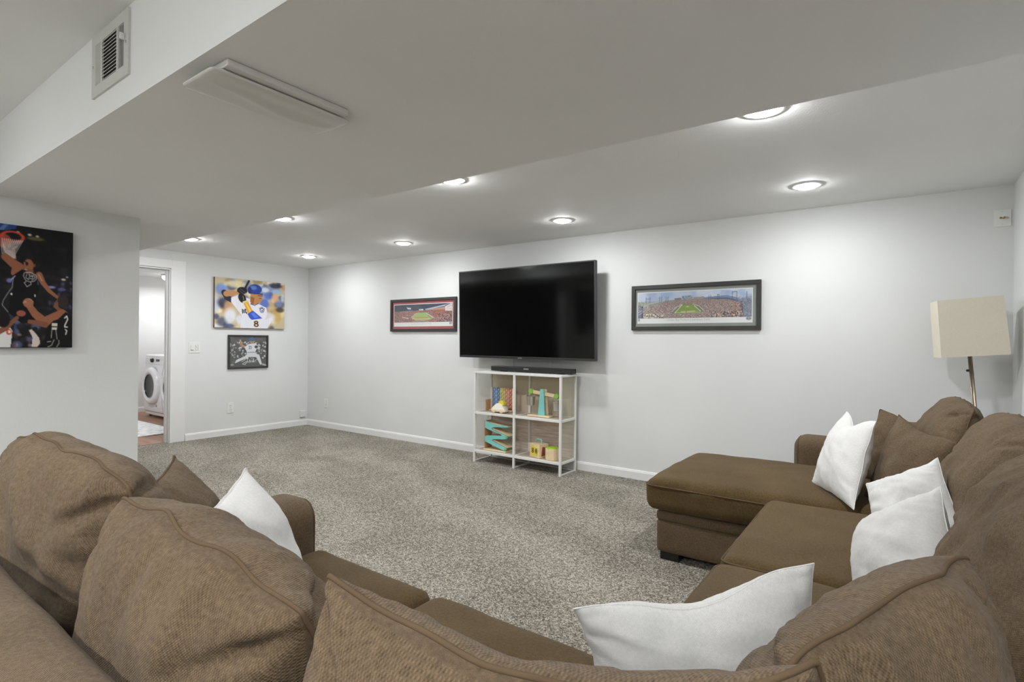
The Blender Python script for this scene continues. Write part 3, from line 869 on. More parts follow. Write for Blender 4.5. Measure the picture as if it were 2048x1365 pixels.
for s_ in (-1, 1):
    e = BMt @ Vector((s_ * 0.148, 0, 0))
    bm = bmesh.new(); bm_lathe(bm, [(0, -0.016), (0.027, -0.016), (0.030, -0.010), (0.030, 0.010), (0.027, 0.016), (0, 0.016)], 6, Matrix.Translation(e) @ Matrix.Rotation(PI / 2, 4, 'X'))
    from_bm('beam_end', bm, 'toy_green', ts)
    top = e + Vector((s_ * 0.004, 0, -0.05)); bt = 0.09
    bk = lathe('bucket', [(0, -bt), (0.034, -bt), (0.036, -bt + 0.004), (0.046, 0), (0.049, 0.003), (0.046, 0.004), (0.043, 0.0), (0.033, -bt + 0.006), (0, -bt + 0.006)], 'steel_bucket', ts, 28, Matrix.Translation(top))
    pts = [top + Vector((0.047 * math.cos(t), 0, 0.052 * math.sin(t))) for t in np.linspace(0, PI, 14)]
    tube('handle', pts, 0.0022, 'steel_bucket', bk, n=6)
# zigzag ramp racer
tz = thing('ramp_racer', 'teal zigzag wooden ramp toy on the lower shelf', 'toy', (-3.34, 4.47, ZB))
rx, rz, ry = -3.505, ZB, 4.47
def zig(th):
    top = [(0.00, 0.335), (0.06, 0.315), (0.12, 0.300), (0.27, 0.302), (0.285, 0.297)]
    low = [(0.27, 0.287), (0.12, 0.272), (0.085, 0.262), (0.08, 0.250), (0.09, 0.240), (0.26, 0.190), (0.275, 0.175), (0.265, 0.155), (0.235, 0.148), (0.10, 0.132),
           (0.088, 0.122), (0.095, 0.108), (0.25, 0.055), (0.262, 0.040), (0.25, 0.022), (0.225, 0.020), (0.02, 0.088), (0.0, 0.095), (0.0, 0.155), (0.02, 0.166), (0.19, 0.182), (0.205, 0.190), (0.19, 0.200), (0.03, 0.240), (0.0, 0.255)]
    return [(a * 1.06, b * 0.90) for a, b in top + low]
poly = [(rx + a, rz + b) for a, b in zig(0)]
prism('side_panel', poly, 1, ry - 0.060, ry - 0.050, 'teal', tz)
prism('side_panel', poly, 1, ry + 0.050, ry + 0.060, 'teal', tz)
def ramp(a, b):
    (xa, za), (xb, zb) = a, b
    xa *= 1.06; xb *= 1.06; za *= 0.90; zb *= 0.90
    prism('ramp', [(rx + xa, rz + za), (rx + xb, rz + zb), (rx + xb, rz + zb - 0.008), (rx + xa, rz + za - 0.008)], 1, ry - 0.048, ry + 0.048, 'toy_wood', tz)
ramp((0.0, 0.325), (0.275, 0.293)); ramp((0.075, 0.262), (0.285, 0.192)); ramp((0.03, 0.158), (0.22, 0.180)); ramp((0.085, 0.128), (0.27, 0.058))
box('back_board', (rx - 0.012, ry - 0.060, rz), (rx, ry + 0.060, rz + 0.30), 'toy_wood_dark', tz, bevel=0.002)
box('base', (rx - 0.012, ry - 0.075, rz), (rx + 0.275, ry + 0.075, rz + 0.012), 'toy_wood', tz, bevel=0.002)
for (wx, wz) in ((0.276, 0.155), (0.258, 0.035)):
    bm = bmesh.new(); bm_lathe(bm, [(0, -0.004), (0.010, -0.004), (0.010, 0.004), (0, 0.004)], 12, Matrix.Translation((rx + wx, ry - 0.062, rz + wz)) @ Matrix.Rotation(PI / 2, 4, 'X'))
    from_bm('peg', bm, 'toy_green', tz)
# lock box
lb = thing('activity_box', 'wooden activity box with yellow latch door and teal handle', 'toy', (-2.80, 4.45, ZB))
LM = Matrix.Translation((-2.865, 4.46, ZB)) @ Matrix.Rotation(math.radians(-16), 4, 'Z')
bodyb = box('body', (-0.072, -0.06, 0.0), (0.072, 0.06, 0.135), 'toy_wood', lb, bevel=0.004, M=LM)
prism('door', [(-0.050, 0.03), (-0.056, 0.055), (-0.045, 0.09), (-0.04, 0.108), (0.02, 0.112), (0.042, 0.10), (0.040, 0.085), (0.052, 0.075), (0.046, 0.05), (0.036, 0.022), (-0.03, 0.02)], 1, -0.065, -0.060, 'toy_yellow', lb, M=LM)
for lx in (-0.018, 0.032):
    for dz in (0.058, 0.080):
        pts = [LM @ Vector((lx + 0.011 * math.cos(t), -0.067, dz + 0.010 * math.sin(t))) for t in np.linspace(0, 2 * PI, 13)[:-1]]
        tube('latch', pts, 0.003, 'dark_slot', lb, n=5, closed=True)
box('latch_bar', (-0.01, -0.069, 0.066), (0.028, -0.064, 0.072), 'toy_wood_dark', lb, M=LM)
prism('side_door', [(-0.035, 0.02), (0.04, 0.03), (0.03, 0.10), (-0.02, 0.11)], 0, 0.072, 0.077, 'toy_maroon', lb, M=LM)
pts = [LM @ Vector(v) for v in [(-0.045, 0, 0.132), (-0.040, 0, 0.160), (-0.028, 0, 0.172), (0.028, 0, 0.172), (0.040, 0, 0.160), (0.045, 0, 0.132)]]
tube('handle', pts, 0.006, 'teal', lb, n=8)
# hexagonal box with green lid
hb = thing('hexagonal_box', 'pale wooden six-sided box with lime green top on the lower shelf', 'toy', (-2.645, 4.44, ZB))
HM = Matrix.Translation((-2.697, 4.435, ZB)) @ Matrix.Rotation(math.radians(12), 4, 'Z')
bm = bmesh.new(); bm_lathe(bm, [(0, 0), (0.070, 0), (0.073, 0.003), (0.073, 0.108), (0, 0.108)], 6, HM)
from_bm('body', bm, 'toy_wood', hb)
bm = bmesh.new(); bm_lathe(bm, [(0, 0.108), (0.064, 0.108), (0.064, 0.116), (0.058, 0.118), (0, 0.118)], 6, HM)
from_bm('lid', bm, 'toy_lime', hb)
bm = bmesh.new(); bm_lathe(bm, [(0, -0.002), (0.008, -0.002), (0.008, 0.002), (0, 0.002)], 10, HM @ Matrix.Rotation(math.radians(-30), 4, 'Z') @ Matrix.Translation((0.065 * 0, -0.065, 0.045)) @ Matrix.Rotation(PI / 2, 4, 'X'))
from_bm('knob', bm, 'toy_yellow', hb)

# ================================================================== PRINTED PICTURES
class Paint:
    """tiny painter: colours in sRGB 0..255, coordinates in the units given by ext=(x0,y0,x1,y1), y down"""
    def __init__(s, w, h, ext, bg):
        s.w, s.h = w, h
        x0, y0, x1, y1 = ext
        s.X, s.Y = np.meshgrid(np.linspace(x0, x1, w), np.linspace(y0, y1, h))
        s.px = (x1 - x0) / w
        s.a = np.zeros((h, w, 3)); s.a[:] = bg
    def put(s, m, c, al=1.0):
        m = np.clip(m, 0, 1)[..., None] * al; s.a = s.a * (1 - m) + np.asarray(c, float) * m
    def poly(s, pts, c, al=1.0):
        ins = np.zeros(s.X.shape, bool); n = len(pts)
        for i in range(n):
            (xa, ya), (xb, yb) = pts[i], pts[(i + 1) % n]
            if ya == yb: continue
            cond = ((ya > s.Y) != (yb > s.Y)) & (s.X < (xb - xa) * (s.Y - ya) / (yb - ya) + xa)
            ins ^= cond
        s.put(ins.astype(float), c, al)
    def ell(s, cx, cy, rx, ry, c, al=1.0, soft=0.12, rot=0.0):
        dx, dy = s.X - cx, s.Y - cy
        if rot:
            k, q = math.cos(rot), math.sin(rot); dx, dy = dx * k + dy * q, -dx * q + dy * k
        d = np.sqrt((dx / rx) ** 2 + (dy / ry) ** 2); s.put((1 - d) / soft + 0.5, c, al)
    def ring(s, cx, cy, rx, ry, wd, c, al=1.0):
        d = np.sqrt(((s.X - cx) / rx) ** 2 + ((s.Y - cy) / ry) ** 2); s.put(1.5 - np.abs(d - 1) * min(rx, ry) / (wd / 2), c, al)
    def line(s, pts, wd, c, al=1.0, taper=None):
        wd2 = wd if taper is None else taper; N = len(pts) - 1
        m = np.zeros(s.X.shape)
        for i in range(N):
            (xa, ya), (xb, yb) = pts[i], pts[i + 1]
            L2 = (xb - xa) ** 2 + (yb - ya) ** 2 + 1e-9
            t = np.clip(((s.X - xa) * (xb - xa) + (s.Y - ya) * (yb - ya)) / L2, 0, 1)
            d = np.hypot(s.X - xa - t * (xb - xa), s.Y - ya - t * (yb - ya))
            r = (wd + (wd2 - wd) * (i + t) / N) / 2
            m = np.maximum(m, np.clip((r - d) / max(s.px, 1e-6) + 0.5, 0, 1))
        s.put(m, c, al)
    def blobs(s, n, box_, r, cols, al=0.8, soft=0.6):
        x0, y0, x1, y1 = box_
        for _ in range(n):
            s.ell(rng.uniform(x0, x1), rng.uniform(y0, y1), rng.uniform(*r), rng.uniform(*r) , cols[rng.integers(len(cols))], al, soft)
    def clump(s, box_, cols, density, k=2, al=1.0):
        """crowd of little heads: blocks of k pixels"""
        x0, y0, x1, y1 = box_
        hh, ww = s.h // k + 1, s.w // k + 1
        r_ = np.repeat(np.repeat(rng.random((hh, ww)), k, 0), k, 1)[:s.h, :s.w]
        pick = np.repeat(np.repeat(np.asarray(cols, float)[rng.integers(len(cols), size=(hh, ww))], k, 0), k, 1)[:s.h, :s.w]
        m = (s.X > x0) & (s.X < x1) & (s.Y > y0) & (s.Y < y1) & (r_ < density)
        s.a[m] = s.a[m] * (1 - al) + pick[m] * al
    def grain(s, box_, cols, density, al=1.0):
        x0, y0, x1, y1 = box_
        m = (s.X > x0) & (s.X < x1) & (s.Y > y0) & (s.Y < y1) & (rng.random(s.X.shape) < density)
        pick = np.asarray(cols, float)[rng.integers(len(cols), size=s.X.shape)]
        s.a[m] = s.a[m] * (1 - al) + pick[m] * al
    def blur(s, k):
        for _ in range(k):
            p_ = np.pad(s.a, ((1, 1), (1, 1), (0, 0)), 'edge')
            s.a = (p_[:-2, 1:-1] + p_[2:, 1:-1] + p_[1:-1, :-2] + p_[1:-1, 2:] + 4 * p_[1:-1, 1:-1]) / 8
def print_mesh(name, P, org, ux, uz, parent):
    """flat printed sheet: org = top-left corner (world), ux = vector of the whole width, uz = of the whole drop"""
    h, w = P.h, P.w
    org, ux, uz = np.array(org, float), np.array(ux, float), np.array(uz, float)
    off = np.array(ORG[parent])
    s_ = np.linspace(0, 1, w)[None, :, None]; q_ = np.linspace(0, 1, h)[:, None, None]
    V = (org - off + s_ * ux + q_ * uz).reshape(-1, 3)
    i = np.arange(h * w).reshape(h, w)
    F = np.stack([i[:-1, :-1], i[1:, :-1], i[1:, 1:], i[:-1, 1:]], -1).reshape(-1, 4)
    me = bpy.data.meshes.new(name)
    me.vertices.add(len(V)); me.vertices.foreach_set('co', V.ravel())
    me.loops.add(F.size); me.loops.foreach_set('vertex_index', F.ravel().astype(np.int32))
    me.polygons.add(len(F)); me.polygons.foreach_set('loop_start', np.arange(0, F.size, 4, dtype=np.int32))
    me.polygons.foreach_set('loop_total', np.full(len(F), 4, np.int32))
    me.update(calc_edges=True)
    ca = me.color_attributes.new('print', 'FLOAT_COLOR', 'POINT')
    c = np.ones((h * w, 4)); c[:, :3] = lin(np.clip(P.a, 0, 255)).reshape(-1, 3)
    ca.data.foreach_set('color', c.ravel())
    return link_mesh(name, me, 'printed_picture', parent)
def text(body, size, org, xdir, updir, mat, parent, name='lettering', align='CENTER', bold=False):
    cu = bpy.data.curves.new(name, 'FONT'); cu.body = body; cu.size = size; cu.align_x = align; cu.align_y = 'CENTER'
    cu.resolution_u = 2
    if bold: cu.offset = size * 0.02
    o = bpy.data.objects.new(name + '_tmp', cu); COL.objects.link(o)
    X, Z = Vector(xdir), Vector(updir); N = X.cross(Z)
    M = Matrix((X, Z, N)).transposed().to_4x4(); M.translation = Vector(org) - ORG[parent]
    dg = bpy.context.evaluated_depsgraph_get()
    me = bpy.data.meshes.new_from_object(o.evaluated_get(dg))
    bpy.data.objects.remove(o, do_unlink=True)
    me.transform(M); me.materials.clear()
    r = link_mesh(name, me, mat, parent); return r

SKIN_D, SKIN_M, SKIN_L = (128, 82, 62), (152, 98, 72), (190, 136, 92)
# ---- big basketball canvas on the partition wall
P = Paint(300, 210, (-430, 0, 655, 1090), (24, 24, 26)); P.__init__(200, 262, (-430, 0, 655, 1100), (24, 24, 26))
P.blobs(120, (-430, 150, 655, 1100), (15, 60), [(30, 31, 34), (20, 20, 22), (38, 38, 42), (26, 27, 32)], 0.7)
P.line([(-430, 330), (-100, 370), (655, 470)], 40, (36, 34, 34), 0.8)
P.blobs(70, (-430, 780, 330, 1100), (14, 44), [(70, 78, 118), (52, 56, 82), (88, 62, 56), (40, 40, 52), (96, 106, 146)], 0.75)
P.blobs(50, (-430, 960, 650, 1100), (10, 26), [(110, 66, 58), (60, 44, 44), (150, 130, 124), (36, 34, 40)], 0.8)
P.blobs(40, (400, 480, 655, 820), (10, 26), [(56, 54, 84), (40, 38, 52), (90, 84, 110)], 0.7)
for x, y, rx, ry, c in [(450, 535, 38, 12, (150, 150, 200)), (550, 550, 40, 14, (92, 92, 140)), (565, 455, 22, 10, (232, 226, 214)), (140, 60, 16, 9, (235, 240, 215)), (245, 70, 18, 10, (238, 236, 200)),
                        (315, 76, 16, 9, (230, 220, 160)), (300, 100, 80, 16, (96, 92, 60)), (70, 500, 24, 20, (120, 126, 190)), (600, 430, 12, 8, (180, 180, 190))]:
    P.ell(x, y, rx, ry, c, 0.9, 0.5)
P.blur(2)
P.poly([(-250, -5), (135, -5), (122, 30), (40, 55), (-250, 90)], (44, 70, 128)); P.poly([(20, 0), (60, 0), (20, 50), (-30, 60)], (92, 116, 166))
P.ell(20, 150, 66, 62, (140, 76, 66)); P.ring(20, 150, 66, 62, 5, (90, 48, 44))
P.ring(95, 105, 92, 44, 15, (204, 74, 52)); P.line([(5, 120), (95, 150), (180, 125)], 8, (168, 56, 42))
for k_ in range(11):                                     # net
    xa = 4 + k_ * 18; P.line([(xa, 130), (xa * 0.55 + 10, 215), (xa * 0.5 + 62 - k_ * 3, 300)], 5, (226, 206, 200))
    P.line([(186 - k_ * 18, 130), (140 - k_ * 14, 215), (100 - k_ * 9, 300)], 5, (232, 216, 210))
# jumping player
P.line([(30, 290), (95, 340), (150, 375)], 64, SKIN_M, taper=92); P.line([(120, 370), (108, 430)], 52, SKIN_M)
P.ell(266, 330, 52, 50, (34, 26, 24)); P.ell(238, 350, 46, 58, SKIN_M); P.ell(225, 330, 30, 20, (178, 124, 94), 0.6, 0.6); P.ell(222, 335, 14, 18, (60, 26, 24)); P.ell(205, 318, 12, 6, (60, 36, 28)); P.ell(292, 345, 9, 16, SKIN_D)
P.poly([(215, 380), (280, 385), (285, 430), (210, 425)], SKIN_D)
P.poly([(180, 390), (225, 430), (290, 420), (335, 410), (338, 560), (300, 680), (320, 860), (180, 880), (60, 780), (80, 640), (105, 560), (100, 450)], (13, 13, 15))
P.line([(335, 430), (372, 500), (430, 570), (525, 640)], 62, SKIN_M, taper=26); P.line([(330, 425), (360, 480)], 12, (196, 140, 108))
for pts in ([(200, 420), (192, 450), (215, 490), (250, 500), (290, 490), (312, 465), (300, 430), (255, 412), (200, 420)], [(215, 500), (200, 510), (225, 545), (262, 520), (258, 500)],
            [(222, 432), (214, 462), (240, 482)], [(285, 432), (296, 460), (268, 484)], [(236, 470), (274, 468)]):
    P.line(pts, 6, (216, 212, 204))
P.line([(238, 436), (252, 432), (246, 444), (256, 450), (240, 458)], 5, (230, 226, 220)); P.line([(268, 432), (262, 448), (280, 448)], 5, (230, 226, 220)); P.line([(276, 434), (275, 460)], 5, (230, 226, 220))
P.line([(105, 470), (95, 560), (60, 610), (20, 680), (10, 720), (60, 780)], 5, (200, 198, 194)); P.line([(120, 455), (85, 490)], 8, (190, 200, 214)); P.line([(200, 388), (225, 390)], 5, (220, 220, 220))
P.ell(90, 620, 9, 11, (220, 218, 210)); P.ell(298, 622, 8, 12, (210, 208, 200)); P.ell(325, 500, 8, 26, (60, 78, 120))
# team-mate at the lower right
P.ell(560, 665, 56, 60, (52, 42, 40)); P.poly([(480, 680), (510, 640), (520, 720), (520, 760), (470, 720)], SKIN_D); P.ell(503, 668, 9, 15, (112, 72, 56))
P.poly([(520, 720), (575, 740), (560, 800), (510, 770)], SKIN_D)
P.line([(555, 800), (470, 830), (385, 860)], 120, SKIN_M, taper=84); P.line([(385, 860), (300, 790), (235, 700)], 84, SKIN_M, taper=58)
P.ell(238, 692, 48, 44, (160, 106, 82)); P.line([(200, 690), (215, 680)], 14, (196, 146, 120)); P.line([(245, 655), (262, 662), (280, 680)], 10, (180, 128, 102))
P.line([(250, 862), (300, 868), (400, 890)], 36, SKIN_D, taper=52)
P.poly([(470, 850), (520, 830), (590, 760), (645, 800), (655, 1100), (330, 1100), (390, 1020), (420, 900)], (15, 15, 17))
P.poly([(458, 872), (512, 872), (506, 935), (456, 935)], (212, 204, 190)); P.line([(458, 905), (508, 905)], 10, (26, 26, 28))
P.line([(458, 935), (452, 1010)], 6, (210, 204, 192)); P.line([(496, 935), (508, 1020)], 6, (210, 204, 192))
P.line([(480, 1028), (455, 1080), (420, 1095)], 6, (214, 208, 200)); P.line([(525, 1030), (528, 1060), (505, 1095)], 6, (214, 208, 200)); P.line([(415, 1048), (450, 1042)], 6, (220, 220, 216))
P.line([(580, 820), (600, 800), (610, 830), (582, 890), (582, 905), (606, 905)], 13, (224, 220, 212)); P.line([(588, 930), (602, 940), (592, 975)], 12, (224, 220, 212))
P.poly([(245, 940), (275, 930), (340, 1010), (350, 1060), (320, 1095), (270, 1095), (280, 1010)], (206, 194, 184)); P.ell(300, 930, 26, 20, (30, 26, 28))
# opponent at the lower left
P.poly([(-430, 950), (-60, 900), (70, 900), (100, 950), (85, 1100), (-430, 1100)], (214, 212, 210)); P.ell(70, 960, 24, 26, (198, 84, 60)); P.ell(74, 958, 12, 14, (224, 214, 206))
P.line([(-60, 980), (40, 930), (140, 830)], 56, SKIN_D, taper=34); P.ell(175, 790, 42, 28, (150, 84, 70)); P.ell(20, 850, 60, 70, (22, 19, 20))
P.blur(1)
bb = thing('canvas_print', 'large basketball canvas print on the near left partition wall', 'picture', (XP, 0.85, 1.195))
y1_, y0_, zt_, zb_ = 1.152, 0.592, 1.930, 1.197
box('stretcher', (XP + 0.001, y0_, zb_), (XP + 0.036, y1_, zt_), 'canvas_dark', bb, bevel=0.001)
print_mesh('print', P, (XP + 0.0366, y0_ + 0.001, zt_ - 0.001), (0, y1_ - y0_ - 0.002, 0), (0, 0, zb_ - zt_ + 0.002), bb)

# ---- baseball batter canvas on the left wall
P = Paint(240, 160, (175, 0, 958, 560), (196, 182, 150))
P.blobs(90, (175, 0, 958, 560), (22, 60), [(226, 208, 164), (204, 172, 128), (120, 138, 186), (224, 226, 234), (70, 78, 104), (196, 150, 112), (240, 232, 210), (150, 132, 92)], 0.75)
for x, y, rx, ry, c in [(240, 130, 60, 60, (112, 140, 206)), (185, 290, 40, 90, (190, 204, 226)), (265, 280, 60, 60, (54, 54, 72)), (320, 320, 50, 70, (206, 160, 118)), (335, 430, 60, 90, (226, 230, 240)),
                        (440, 460, 40, 50, (222, 226, 236)), (330, 540, 50, 22, (74, 90, 130)), (720, 100, 45, 30, (222, 226, 230)), (760, 170, 50, 45, (76, 104, 190)), (715, 260, 55, 60, (70, 98, 184)),
                        (860, 110, 60, 25, (160, 190, 214)), (840, 40, 80, 30, (44, 52, 74)), (840, 190, 45, 50, (214, 160, 124)), (860, 400, 50, 90, (196, 162, 92)), (780, 430, 60, 60, (216, 214, 214)), (900, 330, 50, 30, (70, 64, 60)), (400, 60, 110, 40, (232, 218, 176)), (190, 440, 30, 30, (70, 80, 120)), (930, 180, 20, 50, (190, 206, 220))]:
    P.ell(x, y, rx, ry, c, 0.85, 0.6)
P.blur(5)
P.line([(270, 165), (300, 220), (350, 245)], 60, (44, 48, 60)); P.line([(295, 178), (360, 168), (430, 150)], 66, SKIN_L, taper=40)
P.poly([(345, 215), (430, 180), (545, 220), (570, 290), (640, 270), (735, 310), (752, 380), (725, 455), (800, 420), (815, 450), (745, 565), (445, 565), (462, 420), (380, 310), (345, 270)], (226, 225, 230))
for k_ in range(20): P.line([(395 + k_ * 19, 190), (440 + k_ * 17, 565)], 2.2, (150, 152, 176), 0.5)
P.poly([(555, 150), (688, 160), (682, 235), (640, 268), (575, 285), (548, 250)], (182, 128, 84)); P.poly([(555, 190), (600, 200), (590, 270), (560, 280)], (146, 96, 60)); P.line([(555, 275), (600, 290), (645, 266)], 8, (54, 66, 110))
P.ell(606, 100, 76, 58, (46, 70, 146)); P.ell(585, 85, 40, 24, (112, 140, 200), 0.7, 0.5); P.line([(560, 150), (690, 152)], 14, (40, 60, 126)); P.ell(545, 118, 22, 40, (36, 52, 110)); P.line([(640, 175), (690, 172)], 8, (92, 60, 40)); P.ell(665, 205, 16, 6, (130, 76, 52))
P.line([(490, 105), (535, 12)], 22, (40, 40, 40)); P.ell(462, 128, 56, 40, (30, 32, 33)); P.ell(462, 215, 40, 58, (30, 31, 32), rot=-0.4); P.line([(440, 110), (500, 150)], 4, (120, 120, 116)); P.line([(430, 130), (480, 168)], 4, (110, 110, 108)); P.line([(470, 190), (480, 235)], 5, (190, 170, 110))
P.line([(478, 262), (520, 248)], 24, (214, 200, 150)); P.poly([(478, 275), (525, 250), (580, 355), (530, 395)], (214, 162, 66)); P.poly([(498, 275), (512, 268), (560, 360), (545, 372)], (236, 192, 104))
P.poly([(522, 395), (582, 352), (690, 440), (570, 462), (545, 440)], (60, 86, 184)); P.poly([(560, 390), (590, 372), (650, 430), (600, 440)], (92, 120, 214))
P.line([(465, 345), (470, 390)], 9, (44, 42, 44)); P.line([(466, 348), (478, 352), (478, 366), (468, 368), (480, 380)], 7, (44, 42, 44)); P.line([(490, 385), (494, 340), (506, 348), (494, 364), (510, 388)], 8, (44, 42, 44))
P.line([(514, 395), (514, 370)], 7, (44, 42, 44))
P.ring(686, 345, 22, 24, 7, (64, 70, 112)); P.ell(688, 350, 9, 9, (70, 76, 116)); P.line([(664, 335), (660, 318)], 8, (64, 70, 112)); P.line([(676, 325), (676, 306)], 8, (64, 70, 112)); P.line([(690, 324), (694, 306)], 8, (64, 70, 112)); P.line([(704, 335), (712, 322)], 8, (64, 70, 112))
for c_, w_ in (((196, 150, 70), 15), ((38, 30, 32), 9)): P.ring(620, 490, 17, 13, w_, c_); P.ring(622, 522, 20, 16, w_, c_)
P.blur(1)
bc = thing('canvas_print', 'baseball batter canvas print on the left end wall', 'picture', (XL, 3.84, 1.40))
yl, yr, zt_, zb_ = 3.350, 4.312, 2.050, 1.404
box('stretcher', (XL + 0.001, yl, zb_), (XL + 0.036, yr, zt_), 'canvas_brown', bc, bevel=0.001)
print_mesh('print', P, (XL + 0.0366, yl + 0.001, zt_ - 0.001), (0, yr - yl - 0.002, 0), (0, 0, zb_ - zt_ + 0.002), bc)

def picture_frame(name, label, axis, a0, a1, z0, z1, wall, depth, fw, mats, group=None):
    """framed picture on a wall. axis 0: runs along x on the back wall (faces -y); axis 1: along y on the left wall (faces +x)"""
    s = -1 if axis == 0 else 1
    loc = ((a0 + a1) / 2, wall, z0) if axis == 0 else (wall, (a0 + a1) / 2, z0)
    t = thing(name, label, 'picture', loc, group)
    def bxx(nm, u0, u1, v0, v1, d0, d1, m, bev=0.0, par=None):
        e0, e1 = sorted((wall + s * d0, wall + s * d1))
        lo, hi = ((u0, e0, v0), (u1, e1, v1)) if axis == 0 else ((e0, u0, v0), (e1, u1, v1))
        return box(nm, lo, hi, m, par or t, bevel=bev)
    bxx('frame_rail', a0, a1, z1 - fw, z1, 0.001, depth, mats, 0.002); bxx('frame_rail', a0, a1, z0, z0 + fw, 0.001, depth, mats, 0.002)
    bxx('frame_rail', a0, a0 + fw, z0 + fw, z1 - fw, 0.001, depth, mats, 0.002); bxx('frame_rail', a1 - fw, a1, z0 + fw, z1 - fw, 0.001, depth, mats, 0.002)
    return t, bxx

# ---- framed pitcher photograph
P = Paint(170, 138, (335, 0, 765, 345), (72, 71, 69))
P.blobs(60, (335, 0, 765, 120), (14, 40), [(60, 60, 58), (92, 92, 90), (80, 78, 76)], 0.6)
P.blobs(150, (335, 60, 765, 260), (5, 12), [(216, 216, 212), (240, 240, 236), (150, 150, 146), (190, 190, 186)], 0.85)
P.blobs(40, (335, 80, 765, 250), (8, 16), [(60, 60, 58), (86, 86, 84)], 0.7)
P.poly([(335, 258), (765, 258), (765, 345), (335, 345)], (78, 77, 75), 0.85)
P.blur(1)
P.line([(455, 45), (470, 95), (500, 115)], 20, (176, 130, 92), taper=24); P.ell(455, 45, 11, 12, (190, 150, 112))
P.ell(592, 52, 32, 26, (176, 130, 96)); P.ell(590, 32, 36, 22, (62, 96, 140)); P.line([(560, 42), (540, 46)], 8, (50, 78, 120))
P.poly([(500, 120), (560, 82), (640, 76), (650, 130), (622, 190), (540, 195), (520, 150)], (222, 222, 226)); P.line([(640, 100), (650, 130), (672, 128)], 26, (196, 196, 198), taper=30); P.ell(640, 118, 20, 16, (60, 52, 46))
P.poly([(540, 185), (625, 185), (680, 215), (712, 320), (690, 325), (640, 235), (560, 232), (400, 300), (385, 275), (520, 218)], (218, 218, 222))
P.ell(382, 288, 34, 12, (96, 96, 96), rot=-0.7); P.ell(735, 325, 34, 10, (180, 180, 180), rot=0.3); P.line([(552, 112), (568, 108), (556, 138), (572, 138)], 6, (70, 76, 110)); P.line([(580, 108), (582, 138)], 6, (70, 76, 110)); P.line([(540, 180), (622, 178)], 6, (90, 94, 120))
P.line([(470, 285), (500, 270), (545, 240), (535, 285), (510, 322), (480, 310), (520, 285), (560, 288), (566, 262), (572, 290), (590, 276), (600, 290), (612, 250), (608, 290), (650, 262)], 4.5, (240, 240, 240))
P.line([(500, 300), (650, 292)], 2.5, (210, 210, 210)); P.ell(365, 318, 20, 10, (170, 170, 168), 0.8)
pf, bxx = picture_frame('picture_frame', 'small black framed photo of a pitcher below the batter canvas', 1, 3.535, 4.083, 0.864, 1.312, XL, 0.026, 0.022, 'black_frame')
bxx('backing', 3.545, 4.073, 0.874, 1.302, 0.002, 0.010, 'canvas_dark')
print_mesh('print', P, (XL + 0.0115, 3.556, 1.291), (0, 0.506, 0), (0, 0, -0.406), pf)
bxx('glass', 3.556, 4.062, 0.885, 1.291, 0.015, 0.0165, 'picture_glass')

# ---- stadium panorama in the red mat (left of the TV)
P = Paint(250, 84, (320, 395, 1630, 855), (58, 62, 72))
P.poly([(320, 395), (1630, 395), (1630, 560), (1040, 545), (320, 575)], (54, 60, 76)); P.blobs(30, (320, 395, 1630, 540), (30, 90), [(66, 72, 88), (46, 52, 66)], 0.5)
P.poly([(320, 575), (700, 560), (1040, 548), (1630, 548), (1630, 855), (320, 855)], (150, 108, 92))
P.grain((320, 565, 1630, 855), [(176, 120, 104), (140, 88, 76), (196, 170, 160), (120, 74, 70), (90, 60, 62)], 0.75, 0.75)
P.grain((1350, 600, 1630, 855), [(60, 46, 54), (90, 62, 70), (40, 36, 42), (150, 90, 84)], 0.6, 0.85); P.grain((320, 590, 420, 855), [(110, 92, 72), (60, 52, 46), (130, 110, 92)], 0.7, 0.8)
P.grain((1250, 560, 1480, 720), [(190, 96, 66), (170, 80, 56), (150, 70, 52)], 0.6, 0.8)
P.blur(1)
P.clump((320, 590, 1630, 855), [(196, 150, 140), (120, 70, 64), (210, 190, 184), (100, 62, 62)], 0.35, 2, 0.7)
P.clump((1330, 640, 1630, 855), [(34, 30, 36), (70, 50, 60), (186, 130, 126), (120, 70, 80), (216, 190, 190)], 0.7, 2, 0.9)
P.poly([(1040, 520), (1480, 430), (1480, 465), (1060, 548)], (150, 172, 196)); P.line([(1060, 545), (1600, 400)], 10, (206, 220, 232)); P.poly([(1060, 540), (1480, 480), (1480, 545), (1060, 550)], (190, 140, 122))
P.poly([(1480, 470), (1620, 400), (1630, 590), (1480, 580)], (224, 206, 200)); P.line([(1500, 540), (1620, 540)], 5, (160, 120, 116)); P.line([(1520, 500), (1600, 450)], 6, (90, 96, 110))
P.poly([(610, 450), (650, 475), (715, 480), (715, 520), (640, 515)], (190, 206, 224)); P.poly([(905, 518), (1000, 518), (1000, 555), (905, 555)], (216, 220, 220)); P.line([(930, 535), (955, 535)], 8, (60, 62, 60)); P.line([(470, 572), (760, 552)], 6, (170, 176, 184))
P.poly([(860, 615), (1050, 612), (1240, 745), (1180, 790), (1000, 815), (820, 805), (720, 740)], (170, 170, 120)); P.poly([(870, 620), (1040, 618), (1130, 715), (780, 725)], (150, 184, 108)); P.line([(750, 735), (1160, 728)], 14, (200, 150, 110)); P.line([(750, 760), (1140, 765)], 12, (212, 206, 120)); P.line([(800, 745), (1120, 745)], 8, (120, 90, 70))
P.line([(860, 612), (730, 715)], 10, (206, 196, 176)); P.line([(1060, 615), (1240, 745)], 12, (206, 206, 190)); P.line([(520, 715), (660, 755)], 16, (216, 212, 206)); P.line([(1110, 690), (1200, 770)], 10, (110, 100, 70))
P.grain((740, 815, 1130, 850), [(210, 200, 190), (120, 90, 84), (160, 120, 110)], 0.5, 0.8)
a0, a1, z0, z1 = -5.290, -4.172, 1.372, 1.776
